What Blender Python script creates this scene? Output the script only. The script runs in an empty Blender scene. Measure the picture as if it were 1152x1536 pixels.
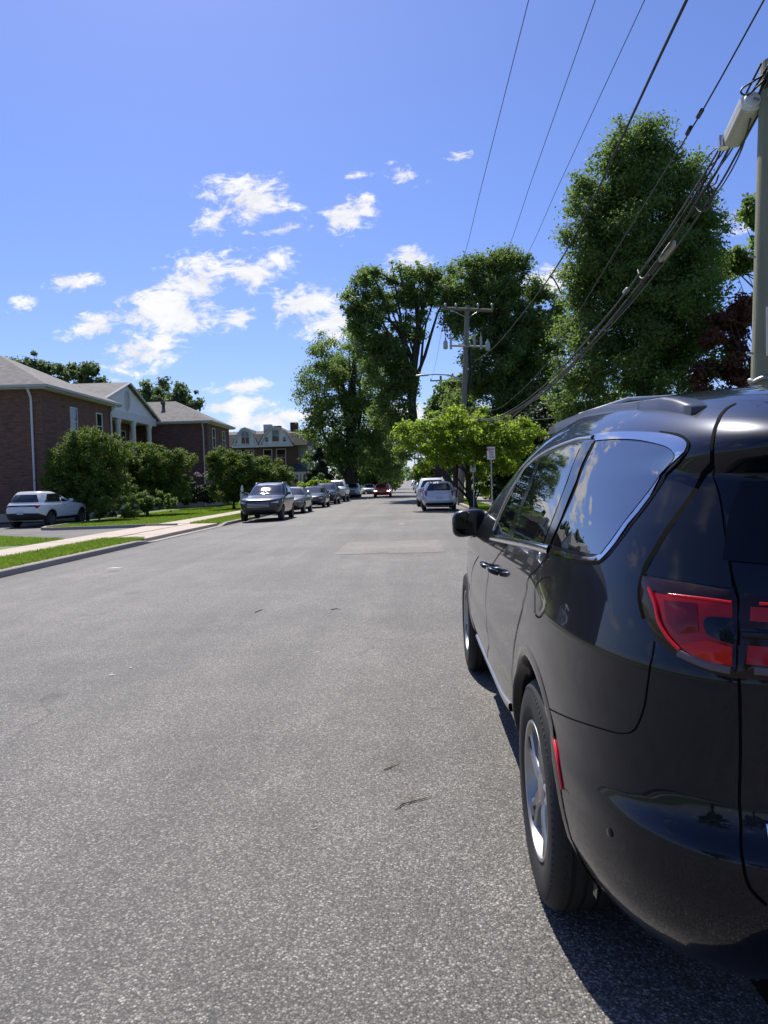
import bpy, bmesh, math, random
import numpy as np
from mathutils import Vector, Matrix
from mathutils.geometry import delaunay_2d_cdt

random.seed(7)
RNG = np.random.default_rng(11)
SC = bpy.context.scene
COL = SC.collection
PI = math.pi

# ------------------------------------------------------------------ camera
FPX, ROLL, EYE = 1110.0, 0.026, 1.42
VPX, VPY = 615.0, 724.0                       # where the street runs to
_v = np.array([(VPX - 576) / FPX, -(VPY - 768) / FPX, -1.0]); _v /= np.linalg.norm(_v)
_u = np.array([-ROLL, 1.0, 0.0]); _u -= _v * _u.dot(_v); _u /= np.linalg.norm(_u)
CAMR = np.array([np.cross(_v, _u), _v, _u])   # camera axes -> world axes

def ray(px, py):
    return CAMR @ np.array([(px - 576) / FPX, -(py - 768) / FPX, -1.0])

def at(px, py, d):
    """world point seen at a photo pixel, d metres down the street"""
    r = ray(px, py)
    return np.array([0, 0, EYE]) + r * (d / r[1])

def to_px(p):
    c = (np.asarray(p, float) - np.array([0, 0, EYE])) @ CAMR
    return np.stack([576 + FPX * c[..., 0] / -c[..., 2], 768 - FPX * c[..., 1] / -c[..., 2]], -1)

cam_d = bpy.data.cameras.new('camera'); cam = bpy.data.objects.new('camera', cam_d); COL.objects.link(cam)
cam_d.sensor_fit = 'VERTICAL'; cam_d.sensor_height = 36.0; cam_d.sensor_width = 27.0
cam_d.lens = FPX / 1536 * 36.0
cam_d.clip_start = 0.05; cam_d.clip_end = 3000
_m = Matrix([list(CAMR[i]) + [[0, 0, EYE][i]] for i in range(3)] + [[0, 0, 0, 1]])
cam.matrix_world = _m
SC.camera = cam

# ------------------------------------------------------------------ objects
def tag(o, label=None, cat=None, group=None, kind=None):
    if label: o['label'] = label
    if cat: o['category'] = cat
    if group: o['group'] = group
    if kind: o['kind'] = kind
    return o

def thing(name, label, cat, loc=(0, 0, 0), rotz=0.0, group=None):
    o = bpy.data.objects.new(name, None); COL.objects.link(o)
    o.empty_display_size = 0.2
    o.location = loc; o.rotation_euler = (0, 0, rotz)
    return tag(o, label, cat, group)

def link_mesh(name, me, mat=None, parent=None):
    o = bpy.data.objects.new(name, me); COL.objects.link(o)
    if mat is not None and not len(me.materials):
        for m in (mat if isinstance(mat, (list, tuple)) else [mat]): me.materials.append(m)
    if parent is not None: o.parent = parent
    return o

def copy_tree(o, parent=None):
    c = o.copy(); COL.objects.link(c)
    if parent is not None: c.parent = parent
    for ch in list(o.children): copy_tree(ch, c)
    return c

class MB:
    """collects shapes that become ONE mesh"""
    def __init__(s): s.v = []; s.f = []; s.m = []
    def add(s, vs, fs, mi=0):
        b = len(s.v); s.v += [tuple(map(float, p)) for p in vs]
        for f in fs: s.f.append(tuple(b + i for i in f)); s.m.append(mi)
        return s
    def box(s, x0, x1, y0, y1, z0, z1, mi=0):
        v = [(x, y, z) for z in (z0, z1) for y in (y0, y1) for x in (x0, x1)]
        return s.add(v, [(0, 2, 3, 1), (4, 5, 7, 6), (0, 1, 5, 4), (2, 6, 7, 3), (0, 4, 6, 2), (1, 3, 7, 5)], mi)
    def bbox(s, x0, x1, y0, y1, z0, z1, b=0.01, mi=0):
        """box with chamfered edges"""
        bm = bmesh.new(); bmesh.ops.create_cube(bm, size=1)
        for v in bm.verts:
            v.co = Vector(((x0 + x1) / 2 + v.co.x * (x1 - x0), (y0 + y1) / 2 + v.co.y * (y1 - y0), (z0 + z1) / 2 + v.co.z * (z1 - z0)))
        bmesh.ops.bevel(bm, geom=list(bm.edges), offset=b, segments=2, affect='EDGES', profile=0.6)
        bm.verts.index_update()
        s.add([v.co for v in bm.verts], [[v.index for v in f.verts] for f in bm.faces], mi); bm.free(); return s
    def tube(s, pts, r, n=8, caps=True, mi=0):
        pts = [np.asarray(p, float) for p in pts]
        rs = r if hasattr(r, '__len__') else [r] * len(pts)
        up = None; rings = []
        for i, p in enumerate(pts):
            t = pts[min(i + 1, len(pts) - 1)] - pts[max(i - 1, 0)]; t = t / (np.linalg.norm(t) + 1e-12)
            if up is None:
                a = np.array([0, 0, 1.0]) if abs(t[2]) < 0.9 else np.array([1.0, 0, 0])
            else: a = up
            b = np.cross(t, a); b /= np.linalg.norm(b) + 1e-12; up = np.cross(b, t)
            rings.append([p + rs[i] * (math.cos(2 * PI * k / n) * b + math.sin(2 * PI * k / n) * up) for k in range(n)])
        v = [q for rg in rings for q in rg]; f = []
        for i in range(len(rings) - 1):
            for k in range(n):
                f.append((i * n + k, i * n + (k + 1) % n, (i + 1) * n + (k + 1) % n, (i + 1) * n + k))
        if caps:
            f.append(tuple(range(n))[::-1]); f.append(tuple((len(rings) - 1) * n + k for k in range(n)))
        return s.add(v, f, mi)
    def lathe(s, prof, c=(0, 0, 0), axis='z', n=32, mi=0, closed=False):
        v = []; f = []; m = len(prof)
        for k in range(n):
            a = 2 * PI * k / n
            for r, h in prof:
                p = {'z': (r * math.cos(a), r * math.sin(a), h), 'x': (h, r * math.cos(a), r * math.sin(a)), 'y': (r * math.cos(a), h, r * math.sin(a))}[axis]
                v.append((c[0] + p[0], c[1] + p[1], c[2] + p[2]))
        for k in range(n):
            k2 = (k + 1) % n
            for i in range(m - 1 + (1 if closed else 0)):
                i2 = (i + 1) % m
                f.append((k * m + i, k2 * m + i, k2 * m + i2, k * m + i2))
        return s.add(v, f, mi)
    def prism(s, poly, axis, a0, a1, mi=0):
        """2D polygon extruded along an axis; poly in the other two axes' order"""
        n = len(poly)
        def p3(q, a): return {'x': (a, q[0], q[1]), 'y': (q[0], a, q[1]), 'z': (q[0], q[1], a)}[axis]
        v = [p3(q, a0) for q in poly] + [p3(q, a1) for q in poly]
        f = [tuple(range(n))[::-1], tuple(range(n, 2 * n))] + [(i, (i + 1) % n, n + (i + 1) % n, n + i) for i in range(n)]
        return s.add(v, f, mi)
    def mesh(s, name, smooth=None):
        me = bpy.data.meshes.new(name); me.from_pydata(s.v, [], s.f)
        if any(s.m): me.polygons.foreach_set('material_index', s.m)
        bm = bmesh.new(); bm.from_mesh(me); bmesh.ops.recalc_face_normals(bm, faces=bm.faces); bm.to_mesh(me); bm.free()
        if smooth is not None:
            me.polygons.foreach_set('use_smooth', [True] * len(me.polygons))
            if smooth < 180: me.set_sharp_from_angle(angle=math.radians(smooth))
        me.update(); return me
    def build(s, name, mat, parent=None, smooth=None):
        return link_mesh(name, s.mesh(name, smooth), mat, parent)

def grid_mesh(name, P, smooth=True, flip=False, closed_u=False):
    """P: (nu, nv, 3) array"""
    nu, nv = P.shape[:2]
    i = np.arange(nu - (0 if closed_u else 1))[:, None]; j = np.arange(nv - 1)[None, :]
    i2 = (i + 1) % nu
    F = np.stack([i * nv + j + 0 * i2, i2 * nv + j, i2 * nv + j + 1, i * nv + j + 1], -1).reshape(-1, 4)
    if flip: F = F[:, ::-1]
    return quads(name, P.reshape(-1, 3), F, smooth)

def quads(name, V, F, smooth=False):
    me = bpy.data.meshes.new(name); k = F.shape[1]
    me.vertices.add(len(V)); me.vertices.foreach_set('co', np.ascontiguousarray(V, np.float32).ravel())
    me.loops.add(len(F) * k); me.loops.foreach_set('vertex_index', np.ascontiguousarray(F, np.int32).ravel())
    me.polygons.add(len(F)); me.polygons.foreach_set('loop_start', np.arange(0, len(F) * k, k, dtype=np.int32))
    me.polygons.foreach_set('use_smooth', np.full(len(F), smooth))
    me.update(calc_edges=True); me.validate(); return me

# ------------------------------------------------------------------ materials
MATS = {}
def new_mat(name):
    m = bpy.data.materials.new(name); m.use_nodes = True
    nt = m.node_tree; b = nt.nodes['Principled BSDF']; MATS[name] = m
    return m, nt, b
def nd(nt, t, **kw):
    n = nt.nodes.new(t)
    for k, v in kw.items():
        if k.startswith('i_'):
            key = k[2:]
            n.inputs[int(key) if key.isdigit() else key.replace('_', ' ')].default_value = v
        else: setattr(n, k, v)
    return n
def rgb(c): return (c[0], c[1], c[2], 1)
def ramp(nt, stops, fac):
    r = nt.nodes.new('ShaderNodeValToRGB'); e = r.color_ramp.elements
    while len(e) < len(stops): e.new(0.5)
    for q, (p, c) in zip(e, stops): q.position = p; q.color = rgb(c) if hasattr(c, '__len__') else (c, c, c, 1)
    nt.links.new(fac, r.inputs[0]); return r.outputs[0]
def mixc(nt, a, b, fac, mode='MIX'):
    m = nt.nodes.new('ShaderNodeMix'); m.data_type = 'RGBA'; m.blend_type = mode
    for s, x in ((m.inputs[6], a), (m.inputs[7], b), (m.inputs[0], fac)):
        if hasattr(x, 'links') or hasattr(x, 'is_linked'): nt.links.new(x, s)
        elif hasattr(x, '__len__'): s.default_value = rgb(x)
        else: s.default_value = x
    return m.outputs[2]
def mth(nt, op, a, b=0.0, c=None):
    m = nt.nodes.new('ShaderNodeMath'); m.operation = op
    for i, x in enumerate((a, b) if c is None else (a, b, c)):
        if hasattr(x, 'is_linked'): nt.links.new(x, m.inputs[i])
        else: m.inputs[i].default_value = x
    return m.outputs[0]
def noise(nt, scale, detail=4, rough=0.55, vec=None, dist=0.0):
    n = nd(nt, 'ShaderNodeTexNoise', i_Scale=scale, i_Detail=detail, i_Roughness=rough, i_Distortion=dist)
    if vec is not None: nt.links.new(vec, n.inputs['Vector'])
    return n.outputs['Fac']
def objco(nt):
    return nt.nodes.new('ShaderNodeTexCoord').outputs['Object']
def bump(nt, b, h, strength=0.3, dist=0.01):
    n = nd(nt, 'ShaderNodeBump', i_Strength=strength, i_Distance=dist)
    nt.links.new(h, n.inputs['Height']); nt.links.new(n.outputs[0], b.inputs['Normal']); return n

def plain(name, col, rough=0.6, metal=0.0, var=0.12, vs=6.0, coat=0.0, spec=0.5, bmp=0.0):
    """one colour with a little uneven wear"""
    m, nt, b = new_mat(name); co = objco(nt)
    f = noise(nt, vs, 5, 0.6, co)
    c = mixc(nt, [x * (1 - var) for x in col], [min(1, x * (1 + var)) for x in col], f)
    nt.links.new(c, b.inputs['Base Color'])
    r = mth(nt, 'MULTIPLY_ADD', f, 0.15, rough - 0.07); nt.links.new(r, b.inputs['Roughness'])
    b.inputs['Metallic'].default_value = metal; b.inputs['Specular IOR Level'].default_value = spec
    b.inputs['Coat Weight'].default_value = coat; b.inputs['Coat Roughness'].default_value = 0.04
    if bmp: bump(nt, b, noise(nt, vs * 6, 4, 0.6, co), bmp, 0.01)
    return m
def glossy_paint(name, col, flake=0.2, rough=0.35, dust=0.0):
    m, nt, b = new_mat(name); co = objco(nt)
    f = noise(nt, 900, 2, 0.5, co)
    c = mixc(nt, [x * 0.8 for x in col], [x * 1.25 + 0.002 for x in col], f)
    if dust:
        d = noise(nt, 3.2, 6, 0.65, co); sp = nd(nt, 'ShaderNodeSeparateXYZ'); nt.links.new(co, sp.inputs[0])
        low = nd(nt, 'ShaderNodeMapRange', i_1=1.05, i_2=0.35, i_3=0.15, i_4=1.0); nt.links.new(sp.outputs[2], low.inputs[0])
        fine = ramp(nt, [(0.52, 0.0), (0.75, 1.0)], noise(nt, 160, 3, 0.7, co))
        k = mth(nt, 'MULTIPLY', low.outputs[0], mth(nt, 'MULTIPLY_ADD', fine, 0.5, mth(nt, 'MULTIPLY', d, 0.7)))
        k = mth(nt, 'MULTIPLY', k, dust)
        c = mixc(nt, c, (0.22, 0.2, 0.17), k)
        nt.links.new(mth(nt, 'MULTIPLY_ADD', k, 0.8, 0.02), b.inputs['Coat Roughness'])
    nt.links.new(c, b.inputs['Base Color'])
    b.inputs['Metallic'].default_value = flake; b.inputs['Roughness'].default_value = rough
    b.inputs['Coat Weight'].default_value = 1.0
    if not dust: b.inputs['Coat Roughness'].default_value = 0.03
    b.inputs['Coat IOR'].default_value = 1.45
    return m
def leaf_mat(name, col, trans, tfac=0.42, var=0.35):
    m, nt, b = new_mat(name)
    g = nt.nodes.new('ShaderNodeNewGeometry'); co = objco(nt)
    r = g.outputs['Random Per Island']
    n = noise(nt, 0.45, 3, 0.5, co)
    k = mth(nt, 'ADD', mth(nt, 'MULTIPLY', r, 0.6), mth(nt, 'MULTIPLY', n, 0.5))
    c = mixc(nt, [x * (1 - var) for x in col], [x * (1 + var) for x in col], k)
    c = mixc(nt, c, (col[0] * 1.7, col[1] * 1.25, col[2] * 0.8), mth(nt, 'GREATER_THAN', r, 0.9))
    nt.links.new(c, b.inputs['Base Color'])
    b.inputs['Roughness'].default_value = 0.55; b.inputs['Specular IOR Level'].default_value = 0.18
    t = nt.nodes.new('ShaderNodeBsdfTranslucent')
    nt.links.new(mixc(nt, [x * (1 - var * 0.6) for x in trans], [x * (1 + var * 0.6) for x in trans], k), t.inputs['Color'])
    mx = nt.nodes.new('ShaderNodeMixShader'); mx.inputs[0].default_value = tfac
    nt.links.new(b.outputs[0], mx.inputs[1]); nt.links.new(t.outputs[0], mx.inputs[2])
    nt.links.new(mx.outputs[0], nt.nodes['Material Output'].inputs[0])
    return m

def rise(y):
    k = min(1.0, max(0.0, (y - 95) / 215)); return 2.3 * k * k * (1.6 - .6 * k)
def zroad(x): return -0.11 * (max(0.0, -2.0 - x) / 5.5) ** 1.6 - 0.05 * max(0, x - 1.5) / 1.5
# ================================================================== setting
KL, KR = -7.5, 3.0            # kerb lines
# asphalt: pale and dark stones in a worn binder
def asphalt(name, base, cracks=True):
    m, nt, b = new_mat(name); co = objco(nt)
    v = nd(nt, 'ShaderNodeTexVoronoi', i_Scale=132.0); nt.links.new(co, v.inputs['Vector'])
    bw = nd(nt, 'ShaderNodeSeparateColor'); nt.links.new(v.outputs['Color'], bw.inputs[0])
    stones = ramp(nt, [(0.0, 0.36), (0.35, 0.66), (0.7, 1.02), (0.9, 1.42), (0.985, 2.05)], bw.outputs[0])
    gap = ramp(nt, [(0.3, 1.0), (0.62, 0.55)], v.outputs['Distance'])
    k = mixc(nt, stones, gap, 1.0, 'MULTIPLY')
    big = noise(nt, 0.28, 5, 0.6, co); mid = noise(nt, 2.3, 4, 0.6, co)
    hue = mixc(nt, (base[0] * 1.05, base[1] * 0.98, base[2] * 0.93), (base[0] * 0.97, base[1], base[2] * 1.0), noise(nt, 40, 3, 0.6, co))
    hue = mixc(nt, hue, ramp(nt, [(0.3, 0.78), (0.7, 1.2)], big), 1.0, 'MULTIPLY')
    hue = mixc(nt, hue, ramp(nt, [(0.3, 0.9), (0.7, 1.1)], mid), 1.0, 'MULTIPLY')
    c = mixc(nt, hue, k, 1.0, 'MULTIPLY')
    if cracks:
        w = nd(nt, 'ShaderNodeTexNoise', i_Scale=1.1, i_Detail=5.0); nt.links.new(co, w.inputs['Vector'])
        off = nd(nt, 'ShaderNodeVectorMath', operation='MULTIPLY_ADD'); nt.links.new(w.outputs['Color'], off.inputs[0])
        off.inputs[1].default_value = (0.9, 0.9, 0.9); nt.links.new(co, off.inputs[2])
        cr = nd(nt, 'ShaderNodeTexVoronoi', feature='DISTANCE_TO_EDGE', i_Scale=0.42); nt.links.new(off.outputs[0], cr.inputs['Vector'])
        line = ramp(nt, [(0.0, 1.0), (0.002, 0.7), (0.005, 0.0)], cr.outputs['Distance'])
        gate = ramp(nt, [(0.5, 0.0), (0.58, 1.0)], noise(nt, 0.55, 3, 0.6, co))
        c = mixc(nt, c, (0.03, 0.03, 0.03), mth(nt, 'MULTIPLY', mth(nt, 'MULTIPLY', line, gate), 0.5))
        # wheel-worn lanes, oil drips and grit washed to the gutter
        sp = nd(nt, 'ShaderNodeSeparateXYZ'); nt.links.new(co, sp.inputs[0])
        ml = nd(nt, 'ShaderNodeMapping'); nt.links.new(co, ml.inputs[0]); ml.inputs[3].default_value = (1.5, .045, 1)
        c = mixc(nt, c, ramp(nt, [(0.3, 0.84), (0.7, 1.14)], noise(nt, 1.0, 4, .6, ml.outputs[0])), 1.0, 'MULTIPLY')
        oil = ramp(nt, [(0.66, 1.0), (0.74, 0.72)], noise(nt, 1.7, 3, .5, co)); c = mixc(nt, c, oil, 1.0, 'MULTIPLY')
        gut = nd(nt, 'ShaderNodeMapRange', i_1=-6.75, i_2=-7.5, i_3=0.0, i_4=1.0); nt.links.new(sp.outputs[0], gut.inputs[0])
        gk = mth(nt, 'MULTIPLY', gut.outputs[0], ramp(nt, [(0.35, 0.0), (0.6, 0.8)], noise(nt, 2.2, 5, .65, co)))
        c = mixc(nt, c, (0.085, 0.075, 0.06), gk)
    nt.links.new(c, b.inputs['Base Color'])
    nt.links.new(ramp(nt, [(0.0, 0.62), (1.0, 0.85)], bw.outputs[0]), b.inputs['Roughness'])
    b.inputs['Specular IOR Level'].default_value = 0.35
    h = mth(nt, 'ADD', mth(nt, 'MULTIPLY', v.outputs['Distance'], -0.8), mth(nt, 'MULTIPLY', bw.outputs[0], 0.35))
    bump(nt, b, h, 0.6, 0.006)
    return m
M_ROAD = asphalt('worn asphalt', (0.236, 0.225, 0.208))
M_PATCH = asphalt('patched asphalt', (0.30, 0.274, 0.242), False)
M_DRIVE = asphalt('driveway asphalt', (0.17, 0.165, 0.16), False)

def concrete(name, col):
    m, nt, b = new_mat(name); co = objco(nt)
    c = mixc(nt, [x * 0.8 for x in col], [min(1, x * 1.12) for x in col], noise(nt, 1.4, 6, 0.65, co))
    c = mixc(nt, c, ramp(nt, [(0.35, 0.85), (0.65, 1.05)], noise(nt, 60, 4, 0.7, co)), 1.0, 'MULTIPLY')
    nt.links.new(c, b.inputs['Base Color']); b.inputs['Roughness'].default_value = 0.85
    bump(nt, b, noise(nt, 90, 4, 0.6, co), 0.25, 0.004)
    return m
M_CONC = concrete('sun bleached concrete', (0.52, 0.43, 0.345))
M_KERB = concrete('kerb stone', (0.36, 0.325, 0.285))

def grass_mat():
    m, nt, b = new_mat('lawn soil and turf'); co = objco(nt)
    c = mixc(nt, (0.065, 0.115, 0.016), (0.13, 0.205, 0.03), noise(nt, 0.9, 6, 0.65, co))
    c = mixc(nt, c, ramp(nt, [(0.3, 0.55), (0.7, 1.3)], noise(nt, 45, 4, 0.7, co)), 1.0, 'MULTIPLY')
    nt.links.new(c, b.inputs['Base Color']); b.inputs['Roughness'].default_value = 0.8
    bump(nt, b, noise(nt, 70, 4, 0.7, co), 0.8, 0.03)
    return m
M_TURF = grass_mat()

def sheet(name, xs, ys, zf, mat, kind='structure'):
    P = np.array([[(x, y, zf(x, y)) for y in ys] for x in xs])
    o = link_mesh(name, grid_mesh(name, P), mat); tag(o, kind=kind); return o

# the ground: one turf sheet to the horizon, dropping under the road
def zlawn(x, y):
    if x < KL:
        z = 0.015 - 0.10 * min(1, max(0, (-10.4 - x) / 6))
        if -30 < x < -10.2 and 21.5 < y < 40: z -= 0.0
    else: z = 0.03 + (0.9 * (1 - math.exp(-max(0, x - 6.3) / 7)) if x > 6.3 else 0)
    return z + rise(y)
def zground(x, y):
    if KL - 0.2 < x < KR + 0.2: return -0.6 + rise(y)
    if -60 < x < -15.2 and 20 < y < 42: return -0.55           # under the parking court
    if -17 < x < -7.5 and 20 < y < 30.5: return -0.5            # under the driveway
    return zlawn(x, y)
xs = [-900, -300, -120, -70, -60.5, -59.5, -40, -30, -24, -20, -17.2, -16.8, -15.3, -15.1, -13, -11, -10.3, -9, KL - .25, KL - .15, -2, KR + .15, KR + .25, 4, 5, 6.2, 7, 8, 9, 10, 12, 14, 17, 20, 25, 30, 40, 60, 120, 300, 900]
ys = sorted(set([-200, -100, -60, -40, -20, -10, 0, 5, 10, 15, 19.9, 20.1, 21, 25, 30, 30.4, 30.6, 35, 40, 41.9, 42.1, 45, 50, 55, 60, 70, 80, 90, 95] + list(range(100, 310, 12)) + [330, 400, 600, 900]))
sheet('ground', xs, ys, zground, M_TURF)
# driveway lawn pieces (turf that lies round the driveway)
def poly_sheet(name, poly, zf, mat, kind='structure', step=0.5):
    """horizontal polygon filled with a fine triangulation"""
    pts = []; n = len(poly)
    for i in range(n):
        a = np.array(poly[i]); b = np.array(poly[(i + 1) % n]); k = max(1, int(np.linalg.norm(b - a) / step))
        pts += [tuple(a + (b - a) * j / k) for j in range(k)]
    nb = len(pts)
    xs_ = [p[0] for p in pts]; ys_ = [p[1] for p in pts]
    ins = [(x, y) for x in np.arange(min(xs_) + step / 2, max(xs_), step) for y in np.arange(min(ys_) + step / 2, max(ys_), step)]
    V, _, Fc, *_ = delaunay_2d_cdt([Vector(p) for p in pts] + [Vector(p) for p in ins], [], [list(range(nb))], 1, 1e-4)
    mb = MB(); mb.add([(v.x, v.y, zf(v.x, v.y)) for v in V], Fc)
    o = link_mesh(name, mb.mesh(name, 180), mat); tag(o, kind=kind); return o

zdrive = lambda x, y: -0.02 - 0.10 * min(1, max(0, (-10.2 - x) / 5))
poly_sheet('driveway', [(-10.25, 21.6), (-10.25, 28.2), (-14.6, 29.3), (-15.4, 30.6), (-15.6, 37.4), (-59, 37.4), (-59, 27.8), (-17, 27.6), (-13.0, 23.8)], zdrive, M_DRIVE)
LAWN_A = [(-10.25, 28.25), (-10.25, 41.0), (-15.4, 41.0), (-15.55, 37.3), (-15.35, 30.6), (-14.6, 29.35)]
LAWN_B = [(-10.25, 21.55), (-13.0, 23.75), (-17, 27.55), (-30, 27.7), (-30, 19.5), (-10.25, 19.5)]
lawnz = lambda x, y: zlawn(x, y) + 0.01
poly_sheet('lawn_behind_driveway', LAWN_A + [], lawnz, M_TURF)
poly_sheet('lawn_before_driveway', LAWN_B, lawnz, M_TURF)
poly_sheet('lawn_beside_building', [(-15.45, 37.4), (-15.4, 42.6), (-59.5, 42.6), (-59.5, 37.45)], lawnz, M_TURF)
# low kerb round the driveway lawn
kb = MB()
kp = [(-9.0, 28.15), (-10.25, 28.2), (-12.4, 28.7), (-14.3, 29.2), (-15.1, 29.8), (-15.45, 30.8), (-15.55, 33), (-15.6, 37.3)]
for i in range(len(kp) - 1):
    a, b = np.array(kp[i]), np.array(kp[i + 1]); t = (b - a) / np.linalg.norm(b - a); nrm = np.array([-t[1], t[0]]) * 0.075
    za = zdrive(*a); zb = zdrive(*b)
    A = [a - nrm, a + nrm, b + nrm, b - nrm]; Z = [za, za, zb, zb]
    kb.add([(p[0], p[1], z - 0.2) for p, z in zip(A, Z)] + [(p[0], p[1], z + 0.12) for p, z in zip(A, Z)],
           [(4, 5, 6, 7), (0, 1, 5, 4), (1, 2, 6, 5), (2, 3, 7, 6), (3, 0, 4, 7)])
tag(kb.build('driveway_kerb', M_KERB), kind='structure')

# road with crown, running past the horizon's rise
rx = [KL, -7, -6, -5, -4, -3, -2, -1, 0, 1, 2, KR]
ry = [-60, -30, -10, 0, 5, 10, 20, 30, 40, 50, 60, 80, 95] + list(range(100, 320, 10)) + [340, 380, 420]
sheet('road', rx, ry, lambda x, y: zroad(x) + rise(y), M_ROAD)
# the paler patch cut into the asphalt
_rp = np.random.default_rng(4); _pp = []
for (ax, ay, bx, by) in ((-1.6, 14.9, .7, 14.95), (.7, 14.95, .64, 18.1), (.64, 18.1, -1.55, 18.15), (-1.55, 18.15, -1.6, 14.9)):
    for k in range(16): _pp.append((ax + (bx - ax) * k / 16 + _rp.normal(0, .018), ay + (by - ay) * k / 16 + _rp.normal(0, .05)))
poly_sheet('road_patch', _pp, lambda x, y: zroad(x) + 0.005, M_PATCH, step=.4)

# kerbs: sloped face, stone joints, lowered at the driveway
def kerb(name, x, side, lows):
    o = MB(); y = -40.0
    while y < 300:
        L = 3.0 if y < 120 else 12.0
        y1 = y + L - 0.012
        zr = zroad(x) + rise(y); zr1 = zroad(x) + rise(y1)
        def hgt(yy):
            for a, b in lows:
                if a <= yy <= b: return 0.025
                if a - 0.9 < yy < a: return 0.025 + 0.105 * (a - yy) / 0.9
                if b < yy < b + 0.9: return 0.025 + 0.105 * (yy - b) / 0.9
            return 0.13
        cuts = np.linspace(y, y1, 7 if y < 60 else 2)
        prev = None
        for c in cuts:
            zz = zroad(x) + rise(c); h = hgt(c)
            ring = [(x + side * -0.0, c, zz - 0.25), (x, c, zz + h - 0.02 if h > .03 else zz + h * .6), (x - side * 0.02, c, zz + h), (x - side * 0.19, c, zz + h + 0.006), (x - side * 0.19, c, zz - 0.25)]
            b = len(o.v); o.v += ring
            if prev is not None:
                for i in range(4): o.f.append((prev + i, prev + i + 1, b + i + 1, b + i)); o.m.append(0)
            else: o.f.append((b, b + 1, b + 2, b + 3, b + 4)); o.m.append(0)
            prev = b
        o.f.append((prev + 4, prev + 3, prev + 2, prev + 1, prev)); o.m.append(0)
        y += L
    ob = o.build(name, M_KERB); tag(ob, kind='structure'); return ob
kerb('kerb_left', KL, 1, [(21.2, 29.0)])
kerb('kerb_right', KR, -1, [(27.5, 32.5)])

# pavement slabs with open joints
def slabs(name, x0, x1, y0, y1, zf, step=1.52, mat=None):
    o = MB(); y = y0
    while y < y1 - 0.05:
        ye = min(y + step, y1); z = zf(y) + random.uniform(-0.003, 0.003)
        o.box(x0 + random.uniform(-.01, .01), x1 + random.uniform(-.01, .01), y, ye - 0.014, z - 0.3, z + random.uniform(-0.002, 0.004))
        y = ye
    ob = o.build(name, mat or M_CONC); tag(ob, kind='structure'); return ob
slabs('sidewalk_left', -10.2, -8.85, -30, 140, lambda y: 0.035 + rise(y))
slabs('driveway_apron', -8.84, KL - 0.195, 21.0, 29.2, lambda y: 0.02, 2.05)
slabs('sidewalk_right', 4.4, 5.7, -20, 160, lambda y: 0.075 + rise(y))
slabs('path_right', 3.2, 4.38, 27.4, 32.6, lambda y: 0.06, 2.6)
slabs('garden_path', 5.72, 16, 30.2, 31.5, lambda y: 0.1, 1.3)

# grass blades (nobody could count them)
def blades(name, regions, mat):
    VV = []; FF = []; n0 = 0
    for (x0, x1, y0, y1, dens, hgt, wid, zf, inside) in regions:
        n = int((x1 - x0) * (y1 - y0) * dens)
        x = RNG.uniform(x0, x1, n); y = RNG.uniform(y0, y1, n)
        if inside is not None:
            k = np.array([inside(a, b) for a, b in zip(x, y)]); x = x[k]; y = y[k]; n = len(x)
        z = np.array([zf(a, b) for a, b in zip(x, y)]) - 0.005
        a = RNG.uniform(0, 2 * PI, n); h = hgt * RNG.uniform(0.5, 1.35, n); w = wid * RNG.uniform(0.6, 1.3, n)
        lx = RNG.normal(0, 0.45, n) * h; ly = RNG.normal(0, 0.45, n) * h
        dx = np.cos(a) * w / 2; dy = np.sin(a) * w / 2
        V = np.empty((n, 4, 3))
        V[:, 0] = np.stack([x - dx, y - dy, z], -1); V[:, 1] = np.stack([x + dx, y + dy, z], -1)
        V[:, 2] = np.stack([x + lx * 0.7 + dx * 0.6, y + ly * 0.7 + dy * 0.6, z + h * 0.75], -1)
        V[:, 3] = np.stack([x + lx, y + ly, z + h], -1)
        VV.append(V.reshape(-1, 3)); FF.append(np.arange(n * 4).reshape(-1, 4) + n0); n0 += n * 4
    o = link_mesh(name, quads(name, np.concatenate(VV), np.concatenate(FF)), mat); tag(o, kind='stuff'); return o
M_BLADE = leaf_mat('grass blade', (0.125, 0.20, 0.028), (0.28, 0.42, 0.045), 0.4, 0.6)
def in_poly(poly):
    def f(x, y):
        c = False; n = len(poly)
        for i in range(n):
            (x0, y0), (x1, y1) = poly[i], poly[i - 1]
            if (y0 > y) != (y1 > y) and x < (x1 - x0) * (y - y0) / (y1 - y0) + x0: c = not c
        return c
    return f
kz = lambda x, y: zroad(KL) + 0.12
blades('grass_verge', [(KL - 1.36, KL - .11, 9, 20.95, 2600, 0.075, 0.012, lawnz, None), (KL - 1.36, KL - .11, 29.25, 44, 1500, 0.075, 0.016, lawnz, None)], M_BLADE)
blades('grass_lawn', [(-30, -10.22, 19.5, 27.7, 700, 0.06, 0.02, lawnz, in_poly(LAWN_B)), (-15.6, -10.22, 28.2, 41, 800, 0.06, 0.02, lawnz, in_poly(LAWN_A)),
                      (-16.5, -10.22, 41, 70, 260, 0.07, 0.03, zlawn, None), (5.8, 16, 24, 60, 110, 0.08, 0.03, zlawn, lambda x, y: not 30 < y < 31.6), (KR + .2, 4.38, 16, 60, 500, 0.07, 0.02, zlawn, lambda x, y: not 27.3 < y < 32.7)], M_BLADE)
# turf sheet of the verges, level with the kerb tops
sheet('verge_left', [KL - 1.37, KL - 1.0, KL - .6, KL - .19], [-40, 0, 10, 15, 20.98], lambda x, y: lawnz(x, y), M_TURF)
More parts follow.
